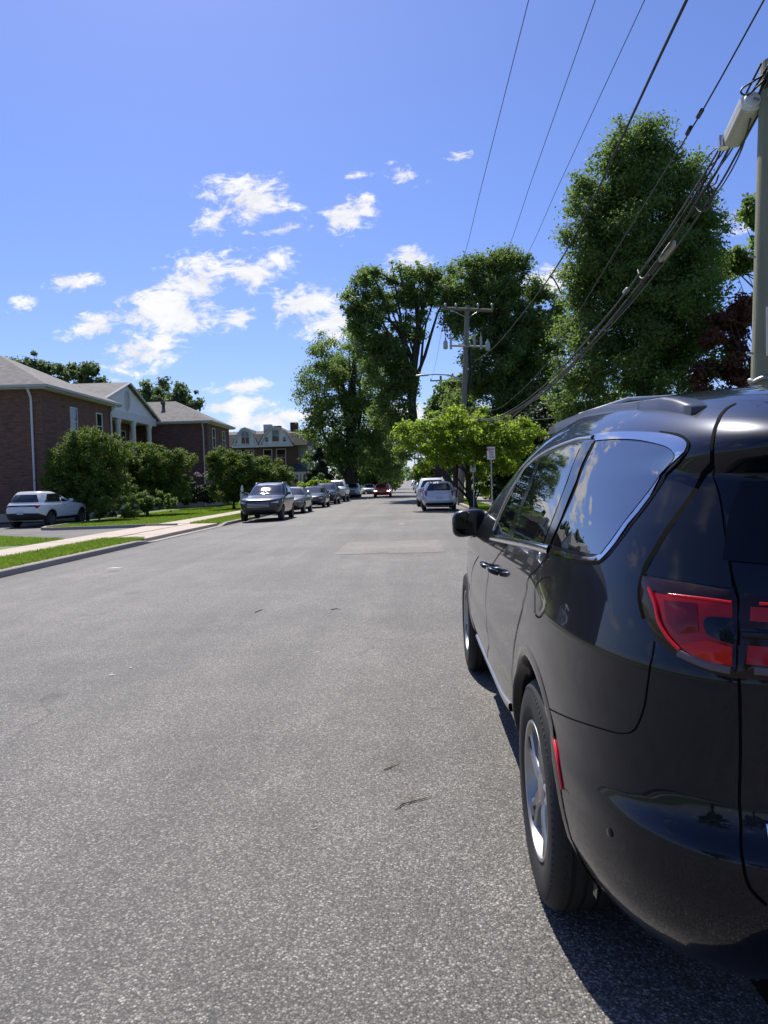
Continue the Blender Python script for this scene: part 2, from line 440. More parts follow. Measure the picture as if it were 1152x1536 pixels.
# ================================================================== the black minivan
VAN_X, VAN_Y = 1.395, 2.50      # rear axle centre on the ground
def pchip(xk, yk, x):
    xk = np.asarray(xk, float); yk = np.asarray(yk, float); x = np.clip(x, xk[0], xk[-1])
    h = np.diff(xk); dl = np.diff(yk) / h; d = np.zeros_like(yk); d[0] = dl[0]; d[-1] = dl[-1]
    for i in range(1, len(xk) - 1):
        if dl[i - 1] * dl[i] > 0:
            w1 = 2 * h[i] + h[i - 1]; w2 = h[i] + 2 * h[i - 1]
            d[i] = (w1 + w2) / (w1 / dl[i - 1] + w2 / dl[i])
    i = np.clip(np.searchsorted(xk, x, side='right') - 1, 0, len(xk) - 2)
    t = (x - xk[i]) / h[i]
    return ((1 + 2 * t) * (1 - t) ** 2 * yk[i] + t * (1 - t) ** 2 * h[i] * d[i] + t * t * (3 - 2 * t) * yk[i + 1] + t * t * (t - 1) * h[i] * d[i + 1])
#        z    half-w  rear y  front y
RINGS = [(.30, .92, -0.93, 3.84), (.36, .96, -1.00, 3.94), (.45, .996, -1.055, 4.00), (.55, 1.008, -1.085, 4.03), (.63, 1.01, -1.09, 4.045), (.69, 1.004, -1.055, 4.04),
         (.76, 1.008, -1.04, 4.01), (.90, 1.012, -1.045, 3.90), (.985, 1.012, -1.05, 3.72), (1.02, 1.004, -1.045, 3.55), (1.10, .984, -1.03, 3.08), (1.20, .958, -1.005, 2.86), (1.35, .905, -.945, 2.46), (1.45, .864, -.915, 2.16),
         (1.485, .848, -.955, 2.07), (1.53, .824, -1.02, 1.92), (1.57, .80, -1.035, 1.78), (1.605, .773, -1.02, 1.66), (1.635, .742, -.975, 1.55), (1.675, .68, -.86, 1.38), (1.70, .58, -.74, 1.22), (1.718, .40, -.55, 1.0), (1.725, .12, -.25, .7)]
_RK = np.array(RINGS)
def ring_at(z): return [pchip(_RK[:, 0], _RK[:, k], z) for k in (1, 2, 3)]
def _curve(n, q, asp, m=4000):
    s = np.concatenate([np.linspace(0, .93, m, endpoint=False), 1 - (1 - np.linspace(.93, 1, m)) ])
    s = np.unique(np.clip(np.concatenate([s, 1 - np.logspace(-9, -1.2, m)]), 0, 1))
    xx = np.clip(1 - s ** n, 0, 1) ** q
    L = np.concatenate([[0], np.cumsum(np.hypot(np.diff(xx), np.diff(s) * asp))]); return xx, s, L / L[-1]
RC = _curve(2.5, .17, 1.15); RL = _curve(4.2, .20, 1.15); FC = _curve(2.6, .30, 1.5)
Y0R = 0.10
def van_S(t, z):
    """t 0..1 rear middle -> left flank, 1..2 flank, 2..3 left flank -> front middle (van's own metres)"""
    t = np.asarray(t, float); z = np.asarray(z, float); t, z = np.broadcast_arrays(t, z)
    w, yr, yf = ring_at(z)
    y1 = np.minimum(2.5, yf - 1.15)
    x = -w.copy(); y = Y0R + (y1 - Y0R) * (np.clip(t, 1, 2) - 1)
    a = t < 1; k = 1 - np.clip(t, 0, 1)
    lo = np.clip((.98 - z) / .34, 0, 1); lo = lo * lo * (3 - 2 * lo)      # squarer corners low down
    cx = np.interp(k, RC[2], RC[0]) * (1 - lo) + np.interp(k, RL[2], RL[0]) * lo; cy = np.interp(k, RC[2], RC[1]) * (1 - lo) + np.interp(k, RL[2], RL[1]) * lo
    x = np.where(a, -w * cx, x); y = np.where(a, Y0R - (Y0R - yr) * cy, y)
    b = t > 2; k = np.clip(t - 2, 0, 1)
    cx = np.interp(k, FC[2], FC[0]); cy = np.interp(k, FC[2], FC[1])
    x = np.where(b, -w * cx, x); y = np.where(b, y1 + (yf - y1) * cy, y)
    # the flank narrows a touch towards the bonnet
    x = x * (1 - 0.022 * np.clip((y - 1.6) / 2.2, 0, 1) ** 2)
    # the roof falls away towards the tail
    z = z - .095 * np.clip((.5 - y) / 1.4, 0, 1) ** 1.4 * np.clip((z - 1.3) / .36, 0, 1)
    return np.stack([x, y, z], -1)
_TX = np.linspace(.02, 2.6, 1500)
def van_x(y, z):
    S_ = van_S(_TX, np.full(1500, z)); return -float(np.interp(y, S_[:, 1], S_[:, 0]))
def van_N(t, z):
    e = 2e-3
    a = van_S(t + e, z) - van_S(t - e, z); b = van_S(t, np.asarray(z) + e) - van_S(t, np.asarray(z) - e)
    n = np.cross(b, a); n = n / (np.linalg.norm(n, axis=-1, keepdims=True) + 1e-12)
    s = van_S(t, z); out = s - np.array([0, 1.3, .8]) * np.array([0, 1, 1])
    out = s * np.array([1, 1, 0]) - np.array([0, 1.2, 0]); sg = np.sign((n * out).sum(-1, keepdims=True)); sg[sg == 0] = 1
    return n * sg
VAN_O = np.array([VAN_X, VAN_Y, 0.0])
_tg = np.linspace(0.0, 2.75, 520); _zg = np.linspace(.31, 1.70, 380)
_TG, _ZG = np.meshgrid(_tg, _zg, indexing='ij')
_SG = van_S(_TG, _ZG) + VAN_O; _NG = van_N(_TG, _ZG)
_VIS = (_NG * (np.array([0, 0, EYE]) - _SG)).sum(-1) > 0
_PG = to_px(_SG)
def on_van(px, py):
    """photo pixel -> (t, z) on the van's skin"""
    d = np.hypot(_PG[..., 0] - px, _PG[..., 1] - py) + (~_VIS) * 1e4
    i = np.unravel_index(np.argmin(d), d.shape); t, z = _tg[i[0]], _zg[i[1]]
    for _ in range(6):
        e = 1e-3; p0 = to_px(van_S(t, z) + VAN_O); r = np.array([px, py]) - p0
        J = np.stack([(to_px(van_S(t + e, z) + VAN_O) - p0) / e, (to_px(van_S(t, z + e) + VAN_O) - p0) / e], 1)
        try: st = np.linalg.lstsq(J.T @ J + 1e-3 * np.eye(2), J.T @ r, rcond=None)[0]
        except Exception: break
        st = np.clip(st, -.03, .03); t = float(np.clip(t + st[0], 0, 2.9)); z = float(np.clip(z + st[1], .31, 1.715))
    return t, z
def smooth_poly(pts, k=6, closed=True, sharp=()):
    """Catmull-Rom through points; indices in sharp keep their corner"""
    pts = [np.asarray(p, float) for p in pts]; n = len(pts); out = []
    for i in range(n if closed else n - 1):
        p1, p2 = pts[i], pts[(i + 1) % n]
        p0 = pts[i - 1] if (closed or i > 0) else p1; p3 = pts[(i + 2) % n] if (closed or i + 2 < n) else p2
        if i in sharp: p0 = p1
        if (i + 1) % n in sharp: p3 = p2
        for j in range(k):
            u = j / k
            out.append(0.5 * ((2 * p1) + (p2 - p0) * u + (2 * p0 - 5 * p1 + 4 * p2 - p3) * u * u + (3 * p1 - p0 - 3 * p2 + p3) * u ** 3))
    if not closed: out.append(pts[-1])
    return out
def tz(pxs): return [on_van(*p) for p in pxs]
def compact(V, F):
    """MB from a triangulation, without the unused points"""
    used = sorted({i for f in F for i in f}); ix = {u: k for k, u in enumerate(used)}
    mb = MB(); mb.add([V[u] for u in used], [tuple(ix[i] for i in f) for f in F]); return mb
TS = 1.3   # rough metres per unit t, for even triangles
def van_patch(poly_tz, off=0.003, step=0.025, dome=0.0, mirror=False, rim=0.0):
    """fill a (t,z) polygon following the van's skin; returns MB. rim adds a turned-in edge"""
    P = [np.array([a * TS, b]) for a, b in poly_tz]; n = len(P); pts = []
    for i in range(n):
        a, b = P[i], P[(i + 1) % n]; k = max(1, int(np.linalg.norm(b - a) / step))
        pts += [a + (b - a) * j / k for j in range(k)]
    nb = len(pts); A = np.array(pts); lo, hi = A.min(0), A.max(0)
    gx = np.arange(lo[0] + step / 2, hi[0], step); gy = np.arange(lo[1] + step / 2, hi[1], step)
    ins = [np.array((x, y)) for x in gx for y in gy]
    ins = [p for p in ins if np.min(np.hypot(*(A - p).T)) > step * 0.45] if len(ins) < 6000 else ins
    V, _, F, *_ = delaunay_2d_cdt([Vector(p) for p in pts] + [Vector(p) for p in ins], [], [list(range(nb))], 1, 1e-5)
    V = np.array([tuple(v) for v in V]); t = V[:, 0] / TS; z = V[:, 1]
    S = van_S(t, z); N = van_N(t, z)
    o = off
    if dome:
        dist = np.array([np.min(np.hypot(*(A - p).T)) for p in V]); o = off + dome * (1 - np.exp(-dist / 0.02))
        o = o[:, None]
    Q = S + N * o
    mb = compact(Q, F)
    if rim:
        b = len(mb.v); Si = van_S(A[:, 0] / TS, A[:, 1]); Ni = van_N(A[:, 0] / TS, A[:, 1])
        mb.v += [tuple(q) for q in Si + Ni * off] + [tuple(q) for q in Si - Ni * rim]
        for i in range(nb):
            j = (i + 1) % nb; mb.f.append((b + i, b + j, b + nb + j, b + nb + i)); mb.m.append(0)
    if mirror: mb.v = [(-x, y, z_) for x, y, z_ in mb.v]
    return mb
def van_strip(line_tz, w, off=0.002, raise_=0.0, mirror=False, wf=None):
    """band of width w along a (t,z) line; raise_ gives it a rounded back"""
    L = np.array(line_tz, float); C = van_S(L[:, 0], L[:, 1]); N = van_N(L[:, 0], L[:, 1])
    T = np.gradient(C, axis=0); T /= np.linalg.norm(T, axis=1, keepdims=True) + 1e-12
    B = np.cross(N, T); B /= np.linalg.norm(B, axis=1, keepdims=True) + 1e-12
    ws = np.full(len(C), w) if wf is None else np.array([w * wf(i / (len(C) - 1)) for i in range(len(C))])
    prof = [(-.5, 0), (.5, 0)] if not raise_ else [(-.5, -.3), (-.47, .4), (-.36, .8), (0, 1), (.36, .8), (.47, .4), (.5, -.3)]
    R = np.stack([C + B * (ws * a)[:, None] + N * (off + raise_ * h) for a, h in prof], 1)
    mb = MB(); n, m = R.shape[:2]
    mb.add(R.reshape(-1, 3), [(i * m + j, (i + 1) * m + j, (i + 1) * m + j + 1, i * m + j + 1) for i in range(n - 1) for j in range(m - 1)])
    if mirror: mb.v = [(-x, y, z_) for x, y, z_ in mb.v]
    return mb
def dens(pts, k=8, closed=False, sharp=()): return smooth_poly(pts, k, closed, sharp)

M_VPAINT = glossy_paint('black pearl car paint', (0.0048, 0.0068, 0.0155), 0.6, 0.30, dust=0.03)
M_VGLASS, _nt, _b = new_mat('dark privacy glass')
_b.inputs['Base Color'].default_value = (0.004, 0.005, 0.007, 1); _b.inputs['Roughness'].default_value = 0.012
_b.inputs['IOR'].default_value = 3.9
_b.inputs['Specular IOR Level'].default_value = 0.5
_n = noise(_nt, 1.3, 2, 0.5, objco(_nt)); bump(_nt, _b, _n, 0.06, 0.05)
M_RGLASS, _nt, _b = new_mat('dark tailgate glass'); _b.inputs['Base Color'].default_value = (.002, .002, .003, 1); _b.inputs['Roughness'].default_value = .03; _b.inputs['IOR'].default_value = 1.4
M_CHROME, _nt, _b = new_mat('bright chrome'); _b.inputs['Base Color'].default_value = (.60, .61, .64, 1); _b.inputs['Metallic'].default_value = 1; _b.inputs['Roughness'].default_value = 0.10
M_SATIN = plain('brushed trim metal', (.55, .55, .55), 0.32, 1.0, 0.08, 30)
M_BLACK = plain('black rubber', (.012, .012, .013), 0.62, 0, 0.3, 12)
M_GBLACK, _nt, _b = new_mat('gloss black trim'); _b.inputs['Base Color'].default_value = (.004, .004, .006, 1); _b.inputs['Roughness'].default_value = 0.09
M_VPAINT.node_tree.nodes['Principled BSDF'].inputs['Specular IOR Level'].default_value = 0.1
M_VPAINT.node_tree.nodes['Principled BSDF'].inputs['Coat IOR'].default_value = 1.38
M_SEAM, _nt, _b = new_mat('panel gap'); _b.inputs['Base Color'].default_value = (.002, .002, .002, 1); _b.inputs['Roughness'].default_value = 0.9; _b.inputs['Specular IOR Level'].default_value = 0.1
M_TYRE, _nt, _b = new_mat('tyre rubber'); _co = objco(_nt)
_nt.links.new(mixc(_nt, (.008, .008, .008), (.032, .03, .028), noise(_nt, 9, 5, .6, _co)), _b.inputs['Base Color']); _b.inputs['Roughness'].default_value = 0.72
bump(_nt, _b, noise(_nt, 120, 3, .6, _co), 0.2, .002)
M_RIM = plain('machined alloy', (.46, .455, .45), 0.42, 1.0, 0.1, 20)
M_RIMD = plain('painted alloy pockets', (.16, .155, .15), 0.45, 0.6, 0.2, 20)
def lens_mat(name, col, rough=0.08, e=0):
    m, nt, b = new_mat(name); co = objco(nt)
    w = nd(nt, 'ShaderNodeTexWave', i_Scale=110.0, i_Distortion=0.6); nt.links.new(co, w.inputs['Vector'])
    f = w.outputs['Fac']
    nt.links.new(mixc(nt, [x * .9 for x in col], col, f), b.inputs['Base Color'])
    b.inputs['Roughness'].default_value = 0.3; b.inputs['Coat Weight'].default_value = 1; b.inputs['Coat Roughness'].default_value = rough
    b.inputs['Coat IOR'].default_value = 1.35; b.inputs['Specular IOR Level'].default_value = 0.12
    return m
M_LRED = lens_mat('red lamp lens', (.40, .004, .012)); M_LRED2 = lens_mat('bright red lamp strip', (.85, .015, .03)); M_LDARK = lens_mat('smoked lamp edge', (.018, .005, .008))
M_LCLR = lens_mat('clear lamp strip', (.15, .11, .12))

van = thing('minivan', 'shiny black minivan with a red tail lamp, parked close by on the right', 'minivan', (VAN_X, VAN_Y, 0))
# -- body shell: rings stacked into one closed skin, wheel arches cut out
_zz = np.unique(np.concatenate([np.linspace(.30, 1.62, 92), np.linspace(1.62, 1.725, 26)]))
_tt = np.unique(np.concatenate([np.linspace(0, 1, 90), np.linspace(1, 2, 60), np.linspace(2, 3, 56)]))
_T, _Z = np.meshgrid(_tt, _zz, indexing='ij'); SL = van_S(_T, _Z)
SL[0, :, 0] = 0; SL[-1, :, 0] = 0
SR = SL[1:-1][::-1] * np.array([-1, 1, 1])
FULL = np.concatenate([SL, SR], 0)
body_me = grid_mesh('body', FULL, True, closed_u=True)
bm = bmesh.new(); bm.from_mesh(body_me); bm.verts.ensure_lookup_table()
nu, nv = FULL.shape[:2]
bm.faces.new([bm.verts[i * nv] for i in range(nu)]); bm.faces.new([bm.verts[i * nv + nv - 1] for i in range(nu)])
bmesh.ops.recalc_face_normals(bm, faces=bm.faces); bm.to_mesh(body_me); bm.free()
body = link_mesh('body', body_me, [M_VPAINT, M_SEAM])
cut = MB()
for y0, az, bz in ((0.0, .455, .455), (3.09, .45, .45)):
    for sx in (-1, 1):
        n = 64; ring = [(y0 + az * math.cos(2 * PI * k / n) - .015, .365 + (bz if math.sin(2 * PI * k / n) > 0 else .5) * math.sin(2 * PI * k / n)) for k in range(n)]
        cut.prism(ring, 'x', *((-1.2, -.62) if sx < 0 else (.62, 1.2)), mi=0)
cutter = cut.build('arch_cutter', M_SEAM)
mod = body.modifiers.new('arches', 'BOOLEAN'); mod.object = cutter; mod.operation = 'DIFFERENCE'; mod.solver = 'EXACT'
try: mod.material_mode = 'TRANSFER'
except Exception: pass
dg = bpy.context.evaluated_depsgraph_get(); new_me = bpy.data.meshes.new_from_object(body.evaluated_get(dg))
body.modifiers.clear(); body.data = new_me; bpy.data.objects.remove(cutter)
new_me.polygons.foreach_set('use_smooth', [True] * len(new_me.polygons)); new_me.set_sharp_from_angle(angle=math.radians(32))
body.parent = van

# arch lips
for y0 in (0.0, 3.09):
    for sx in (-1, 1):
        pts = []
        for k in range(41):
            a = math.radians(-12 + 204 * k / 40)
            y = y0 + .462 * math.cos(a) - .015; z = .365 + .462 * math.sin(a)
            pts.append((y, z))
        lp = MB(); ring = []
        for y, z in pts:
            xx = van_x(y, max(z, .31))
            dy, dz = (y - y0 + .015) / .462, (z - .365) / .462
            ring.append([(sx * (xx + o_), y + dy * r_, z + dz * r_) for o_, r_ in ((-.06, -.012), (-.004, -.012), (.005, -.006), (.0055, .006), (.001, .028))])
        b = np.array(ring); m = 5
        lp.add(b.reshape(-1, 3), [(i * m + j, (i + 1) * m + j, (i + 1) * m + j + 1, i * m + j + 1) for i in range(40) for j in range(4)])
        lp.build('wheel_arch_lip', M_VPAINT, van, 60)

# -- wheels
def spoke_wheel(parent, loc, side, R=.367, W=.235, rim_r=.232, mats=(M_TYRE, M_RIM, M_RIMD), spokes=5, detail=True, y_rot=0.0):
    """a wheel whose outer face looks toward side (-1 or +1) along x"""
    w = thing('wheel', None, None); w.parent = parent; w.location = loc
    s = side; h = W / 2
    prof = [(rim_r - .004, h * .82), (rim_r + .012, h * .96), (rim_r + .05, h * 1.0), (R - .045, h * .985), (R - .018, h * .90), (R - .004, h * .74), (R, h * .5)]
    if detail:
        for g in (.42, .05):
            prof += [(R, h * (g + .06)), (R - .008, h * (g + .05)), (R - .008, h * (g - .05)), (R, h * (g - .06))]
        prof += [(R, -h * .3), (R - .008, -h * .31), (R - .008, -h * .41), (R, -h * .42)]
    prof += [(R, -h * .5), (R - .004, -h * .74), (R - .018, -h * .9), (R - .045, -h * .985), (rim_r + .05, -h), (rim_r + .01, -h * .9), (rim_r - .01, -h * .7)]
    t = MB(); t.lathe([(r, s * x) for r, x in prof], axis='x', n=72 if detail else 28)
    if detail:   # sidewall ribs and shoulder blocks
        for k in range(90):
            a = 2 * PI * k / 90; c_, s_ = math.cos(a), math.sin(a); a2 = a + .022; c2, s2 = math.cos(a2), math.sin(a2)
            r0, r1 = R - .034, R + .001; x0, x1 = s * h * .975, s * h * .66
            t.add([(x0, r0 * c_, r0 * s_), (x0 + s * .002, r0 * c2, r0 * s2), (x1, r1 * c2, r1 * s2), (x1, r1 * c_, r1 * s_)], [(0, 1, 2, 3)])
    t.build('tyre', mats[0], w, 40)
    r = MB(); rr = rim_r
    r.lathe([(rr - .001, s * h * .84), (rr - .006, s * h * .93), (rr - .016, s * h * .92), (rr - .022, s * h * .8), (rr - .03, s * h * .55), (rr - .035, -s * h * .7)], axis='x', n=64 if detail else 28, mi=0)
    r.lathe([(0.0, s * h * .05), (rr - .03, s * h * .0)], axis='x', n=40 if detail else 16, mi=1)      # brake-side darkness behind the spokes
    xf = s * h * .74
    for k in range(spokes):
        a0 = 2 * PI * k / spokes + PI / 2 + y_rot
        def pt(rad, off, x):   # off: metres sideways
            c_, s_ = math.cos(a0), math.sin(a0); return (x, rad * c_ - off * s_, rad * s_ + off * c_)
        st = [(.035, .034, .70), (.075, .027, .78), (.12, .026, .80), (.165, .034, .80), (.2, .052, .82), (rr - .012, .062, .85)]
        st = [(q[0] * rr / .232, q[1] * rr / .232, q[2]) for q in st]
        V = []
        for rad, hw, xx in st:
            x1 = s * h * xx; xb = s * h * (xx - .42)
            V += [pt(rad, -hw * 1.12, xb), pt(rad, -hw, x1 - s * .006), pt(rad, -hw * .72, x1), pt(rad, -hw * .3, x1 - s * .006), pt(rad, hw * .3, x1 - s * .006), pt(rad, hw * .72, x1), pt(rad, hw, x1 - s * .006), pt(rad, hw * 1.12, xb)]
        F = [(i * 8 + j, i * 8 + j + 1, (i + 1) * 8 + j + 1, (i + 1) * 8 + j) for i in range(len(st) - 1) for j in range(7)]
        r.add(V, F, 0)
        if detail:  # recessed pocket in the flared end
            V = [pt(.17, -.008, s * h * .82 + s * .001), pt(.17, .008, s * h * .82 + s * .001), pt(.212, .026, s * h * .845 + s * .001), pt(.212, -.026, s * h * .845 + s * .001)]
            r.add(V, [(0, 1, 2, 3)], 1)
    r.lathe([(.052, s * h * .45), (.05, s * h * .72), (.04, s * h * .77), (.028, s * h * .78), (0.0, s * h * .785)], axis='x', n=28, mi=0)
    if detail:
        for k in range(5):
            a = 2 * PI * k / 5 + PI / 2 + PI / 5 + y_rot; r.lathe([(.013, s * h * .3), (.013, s * h * .66), (.009, s * h * .68), (0, s * h * .68)], (0, .062 * math.cos(a), .062 * math.sin(a)), 'x', 10, 1)
    r.build('rim', [mats[1], mats[2]], w, 38)
    return w
for y in (0.0, 3.09):
    for sx in (-1, 1):
        spoke_wheel(van, (sx * .898, y, .366), sx, W=.212, y_rot=.15 if y == 0 else .5)
# wheel wells and underbody
ub = MB(); ub.box(-.62, .62, -.85, 3.7, .22, .34)
ub.build('underbody', M_SEAM, van)

# -- glass, pillars and bright trim
def both(name, poly, mat, off, label=None, **k):
    for mir in (False, True):
        o = van_patch(poly, off, mirror=mir, **k).build(name, mat, van, 180)
        if label: o['label'] = label
def both_strip(name, line, w, mat, off=.0022, **k):
    for mir in (False, True): van_strip(line, w, off, mirror=mir, **k).build(name, mat, van, 60)

# measured on the photograph, laid on the skin
Q_GLASS = tz([(895, 665), (925, 662.5), (955, 664), (980, 667), (1002, 673), (1013, 683), (1006, 696), (985, 723), (959, 757), (931, 793), (908, 824), (897, 832), (865, 826), (829, 818), (845, 783), (868, 730)])
CH_OUT = tz([(889, 652), (922, 648.5), (955, 648), (990, 650), (1018, 655.5), (1031, 665), (1027, 678), (976, 745), (924, 814), (908, 833), (893, 843), (866, 840), (838, 834.5), (822, 829.5)])
S_GLASS = tz([(872, 671), (845, 676), (818, 684), (808, 705), (795, 738), (769, 807), (790, 811), (816, 816), (832, 775), (852, 722)])
C_PIL = tz([(875, 668), (892, 661), (866, 722), (843, 779), (827, 817), (818, 816), (834, 775), (854, 722)])
F_GLASS = tz([(807, 690), (797, 697), (786, 708), (770, 738), (755, 770), (741, 802), (751, 803.5), (762, 806), (785, 748), (800, 710)])
B_PIL = tz([(809, 688), (818, 683), (797, 735), (769, 808), (762, 806), (784, 750)])
both('quarter_window', smooth_poly(Q_GLASS, 3, True, (0, 13)), M_VGLASS, .0045)
both('sliding_door_window', smooth_poly(S_GLASS, 3, True, (0, 2, 5, 7)), M_VGLASS, .0045)
both('front_door_window', smooth_poly(F_GLASS, 3, True, (0, 5, 7)), M_VGLASS, .0045)
both('window_pillar', C_PIL, M_GBLACK, .0050)
both('window_pillar', B_PIL, M_GBLACK, .0040)
CH_IN = tz([(823, 822), (840, 826), (866, 832.5), (887, 836), (900, 831), (916, 815), (965, 748), (1006, 694), (1012, 683), (1003, 671.5), (980, 664.5), (955, 660), (925, 659), (893.5, 661)])
both('chrome_window_surround', smooth_poly(CH_OUT + CH_IN, 3, True, (0, 6, 8, 13, 14, 19, 21, 27)), M_CHROME, .0030, dome=.0012, step=.012)
belt = dens(tz([(737, 806), (765, 811.5), (795, 817.5), (824, 824)]), 8)
both_strip('chrome_belt_strip', belt, .030, M_CHROME, .003, raise_=.006)
toprail = dens(tz([(741, 796), (756, 757), (773, 726), (790, 700), (812, 682), (840, 668), (866, 659), (890, 656)]), 8)
both_strip('chrome_roofline_strip', toprail, .016, M_CHROME, .003, raise_=.005)
gask = dens(tz([(823, 831), (866, 841.5), (894, 845), (910, 835), (926, 815), (944, 791), (978, 746), (1012, 701), (1029, 679), (1033, 665), (1020, 653.5), (990, 648)]), 8)
both_strip('window_gasket', gask, .006, M_SEAM, .0024)

# -- panel gaps
def seam(pxs, w=.006, closed=False, name='panel_gap', sharp=()):
    both_strip(name, dens(tz(pxs), 8, closed, sharp), w, M_SEAM, .0016)
seam([(893, 660), (868, 722), (845, 779), (830, 817)], .013, name='sliding_door_gap')
seam([(824, 830), (812, 846), (803, 856), (795, 864), (790.6, 874), (789.5, 888), (784, 910), (776, 943), (771, 972), (768.7, 1000), (769, 1030), (769.5, 1058)], .007)
seam([(762, 812), (750, 830), (739, 846), (733, 860), (728.5, 899), (729.6, 931), (733.4, 962), (731.5, 978), (727, 993)], .006)
seam([(718, 834), (710, 850), (706.8, 871), (706, 915), (709.3, 954)], .006)
seam([(802.8, 920), (802.3, 900), (803, 882), (810, 870.5), (818, 865.5), (824.5, 868), (824.5, 881), (821, 900), (816, 917), (809, 926)], .0055, True, 'fuel_door_gap')
seam([(824, 1063), (873, 1084), (905, 1094), (930, 1100), (951, 1095), (965, 1065), (971, 1030), (975, 1000), (979, 982), (982, 962)], .0032, name='bumper_gap')
seam([(1104, 605), (1090, 613), (1079, 627), (1071, 650), (1068, 675), (1069, 697)], .009, name='liftgate_gap')
seam([(1069, 697), (1076, 735), (1086, 790), (1097, 860), (1107, 900), (1108, 960), (1108.5, 1020), (1110, 1060), (1110.5, 1140), (1111, 1230), (1113, 1285), (1124, 1330), (1150, 1358)], .006, name='liftgate_gap')
# -- dark triangular panel behind the last window and its rubber edge
D_PANEL = tz([(1072, 704), (1078, 742), (1087, 800), (1099, 882), (1070, 879), (1030, 873), (1000, 868), (970, 861), (985, 833), (1018, 780), (1050, 733)])
both('dark_corner_panel', smooth_poly(D_PANEL, 3, True, (0, 3, 7)), M_GBLACK, .0035)
seam([(1069, 698), (1048, 729), (1015, 776), (983, 826), (970, 848), (965.5, 862), (961, 880), (961, 900), (967, 927)], .016, name='corner_gasket')
# -- tail lamp on the body
LAMP = tz([(966, 864), (1000, 870), (1040, 876), (1098, 886.5), (1106, 899), (1106.5, 960), (1106.5, 1018), (1084, 1014), (1060, 1006), (1019, 985), (990, 962), (972, 930), (963, 893)])
both('tail_lamp', smooth_poly(LAMP, 4, True, (0, 3, 6)), M_LDARK, .005, dome=.010, step=.016)
INNER = tz([(985, 890), (1000, 893), (1040, 897), (1101, 904), (1101, 950), (1101, 1000), (1075, 998), (1045, 986), (1016, 965), (998, 938)])
INRED = smooth_poly(INNER, 4, True, (0, 3, 5))
both('tail_lamp_lens', INRED, M_LRED, .0155, dome=.004, step=.016, label='deep red lens of the tail lamp')
M_LORG = lens_mat('orange red reflector', (.66, .014, .008))
both('tail_lamp_reflector', tz([(1046, 964), (1066, 962), (1101, 972), (1101, 998), (1075, 996), (1045, 984), (1026, 970)]), M_LORG, .0205, dome=.002, step=.016)
both('tail_lamp_reflector', tz([(1004, 902), (1052, 907), (1054, 950), (1024, 952), (1008, 936)]), lens_mat('crimson inner lens', (.20, .002, .012)), .0200, dome=.003, step=.016)
def lamp_strip(pxs, w, mat, name, off=.0205, **k): both_strip(name, dens(tz(pxs), 8), w, mat, off, **k)
lamp_strip([(1011, 894), (1040, 897.5), (1070, 901), (1101, 905.5)], .0055, M_LRED2, 'lamp_light_bar', raise_=.002)
lamp_strip([(982, 884), (991, 908), (997, 935), (1009, 957), (1026, 976)], .008, M_LRED2, 'lamp_light_bar', raise_=.002)
lamp_strip([(1024, 980), (1050, 992), (1075, 1001), (1099, 1006)], .016, M_LCLR, 'reverse_lamp_strip', raise_=.002)
NOTCH = tz([(1104, 929), (1085, 927.5), (1070, 927), (1062, 931), (1062, 943), (1068, 954), (1082, 961), (1104, 968)])
both('lamp_dark_notch', smooth_poly(NOTCH, 4, True, (0, 7)), M_VPAINT, .0215, dome=.004, step=.014)
# -- lamp wing on the liftgate
G1 = [on_van(1111, 893), on_van(1111, 1018)]
tA, tB = G1[0][0], max(0.05, G1[0][0] - .42)
zT, zB_ = G1[0][1], G1[1][1]
both('liftgate_lamp', [(tA, zT), (tB, zT - .012), (tB - .05, (zT + zB_) / 2), (tB, zB_ + .012), (tA, zB_)], M_LDARK, .005, dome=.008, step=.02)
zq = lambda f: zT + (zB_ - zT) * f
both('liftgate_lamp_lens', [(tA - .012, zq(.14)), (tB + .03, zq(.16)), (tB + .03, zq(.34)), (tA - .012, zq(.31))], M_LRED, .0135, dome=.002, step=.02)
both('liftgate_lamp_lens', [(tA - .012, zq(.60)), (tB + .03, zq(.60)), (tB + .03, zq(.82)), (tA - .012, zq(.82))], M_LRED, .0135, dome=.002, step=.02)
both_strip('lamp_light_bar', [(tA - .02 - (tA - tB - .06) * i / 12, zq(.10)) for i in range(13)], .0065, M_LRED2, .0150, raise_=.002)
both_strip('reverse_lamp_strip', [(tA - .02 - (tA - tB - .06) * i / 12, zq(.89)) for i in range(13)], .016, M_LCLR, .0140, raise_=.002)
both_strip('lamp_chrome_bar', [(tA - .006 - (tA - .03) * i / 16, zq(.46)) for i in range(17)], .02, M_VPAINT, .0140, raise_=.008)
# -- rear window, wiper, plate recess and the lettering
gw = on_van(1090, 760)[0]
win = [(gw * .985, 1.455), (gw * .5, 1.47), (0.0, 1.475)]
RW = [(0.002, 1.445), (gw * .5, 1.443), (gw * .97, 1.435), (gw * .985, 1.36), (gw * .99, 1.235), (gw * .5, 1.215), (0.002, 1.21)]
for mir in (False, True): van_patch(RW, .004, mirror=mir, step=.03).build('rear_window', M_RGLASS, van, 180)
wp = MB(); P0 = van_S(.02, 1.2) + van_N(.02, 1.2) * .03; pts = [(van_S(.02 + .5 * k / 8, 1.2 + .06 * k / 8) + van_N(.02 + .5 * k / 8, 1.2 + .06 * k / 8) * .025) * np.array([-1, 1, 1]) for k in range(9)]
wp.tube(pts, .009, 6); wp.tube([P0 - np.array([0, .0, 0]), P0 + np.array([0, .03, 0])], .02, 10); wp.build('rear_wiper', M_BLACK, van, 40)
pl = MB(); yp = float(van_S(0.02, .92)[1]); pl.bbox(-.155, .155, yp - .016, yp - .004, .845, .995, .004); pl.build('licence_plate', plain('plate enamel', (.62, .66, .70), .4), van)
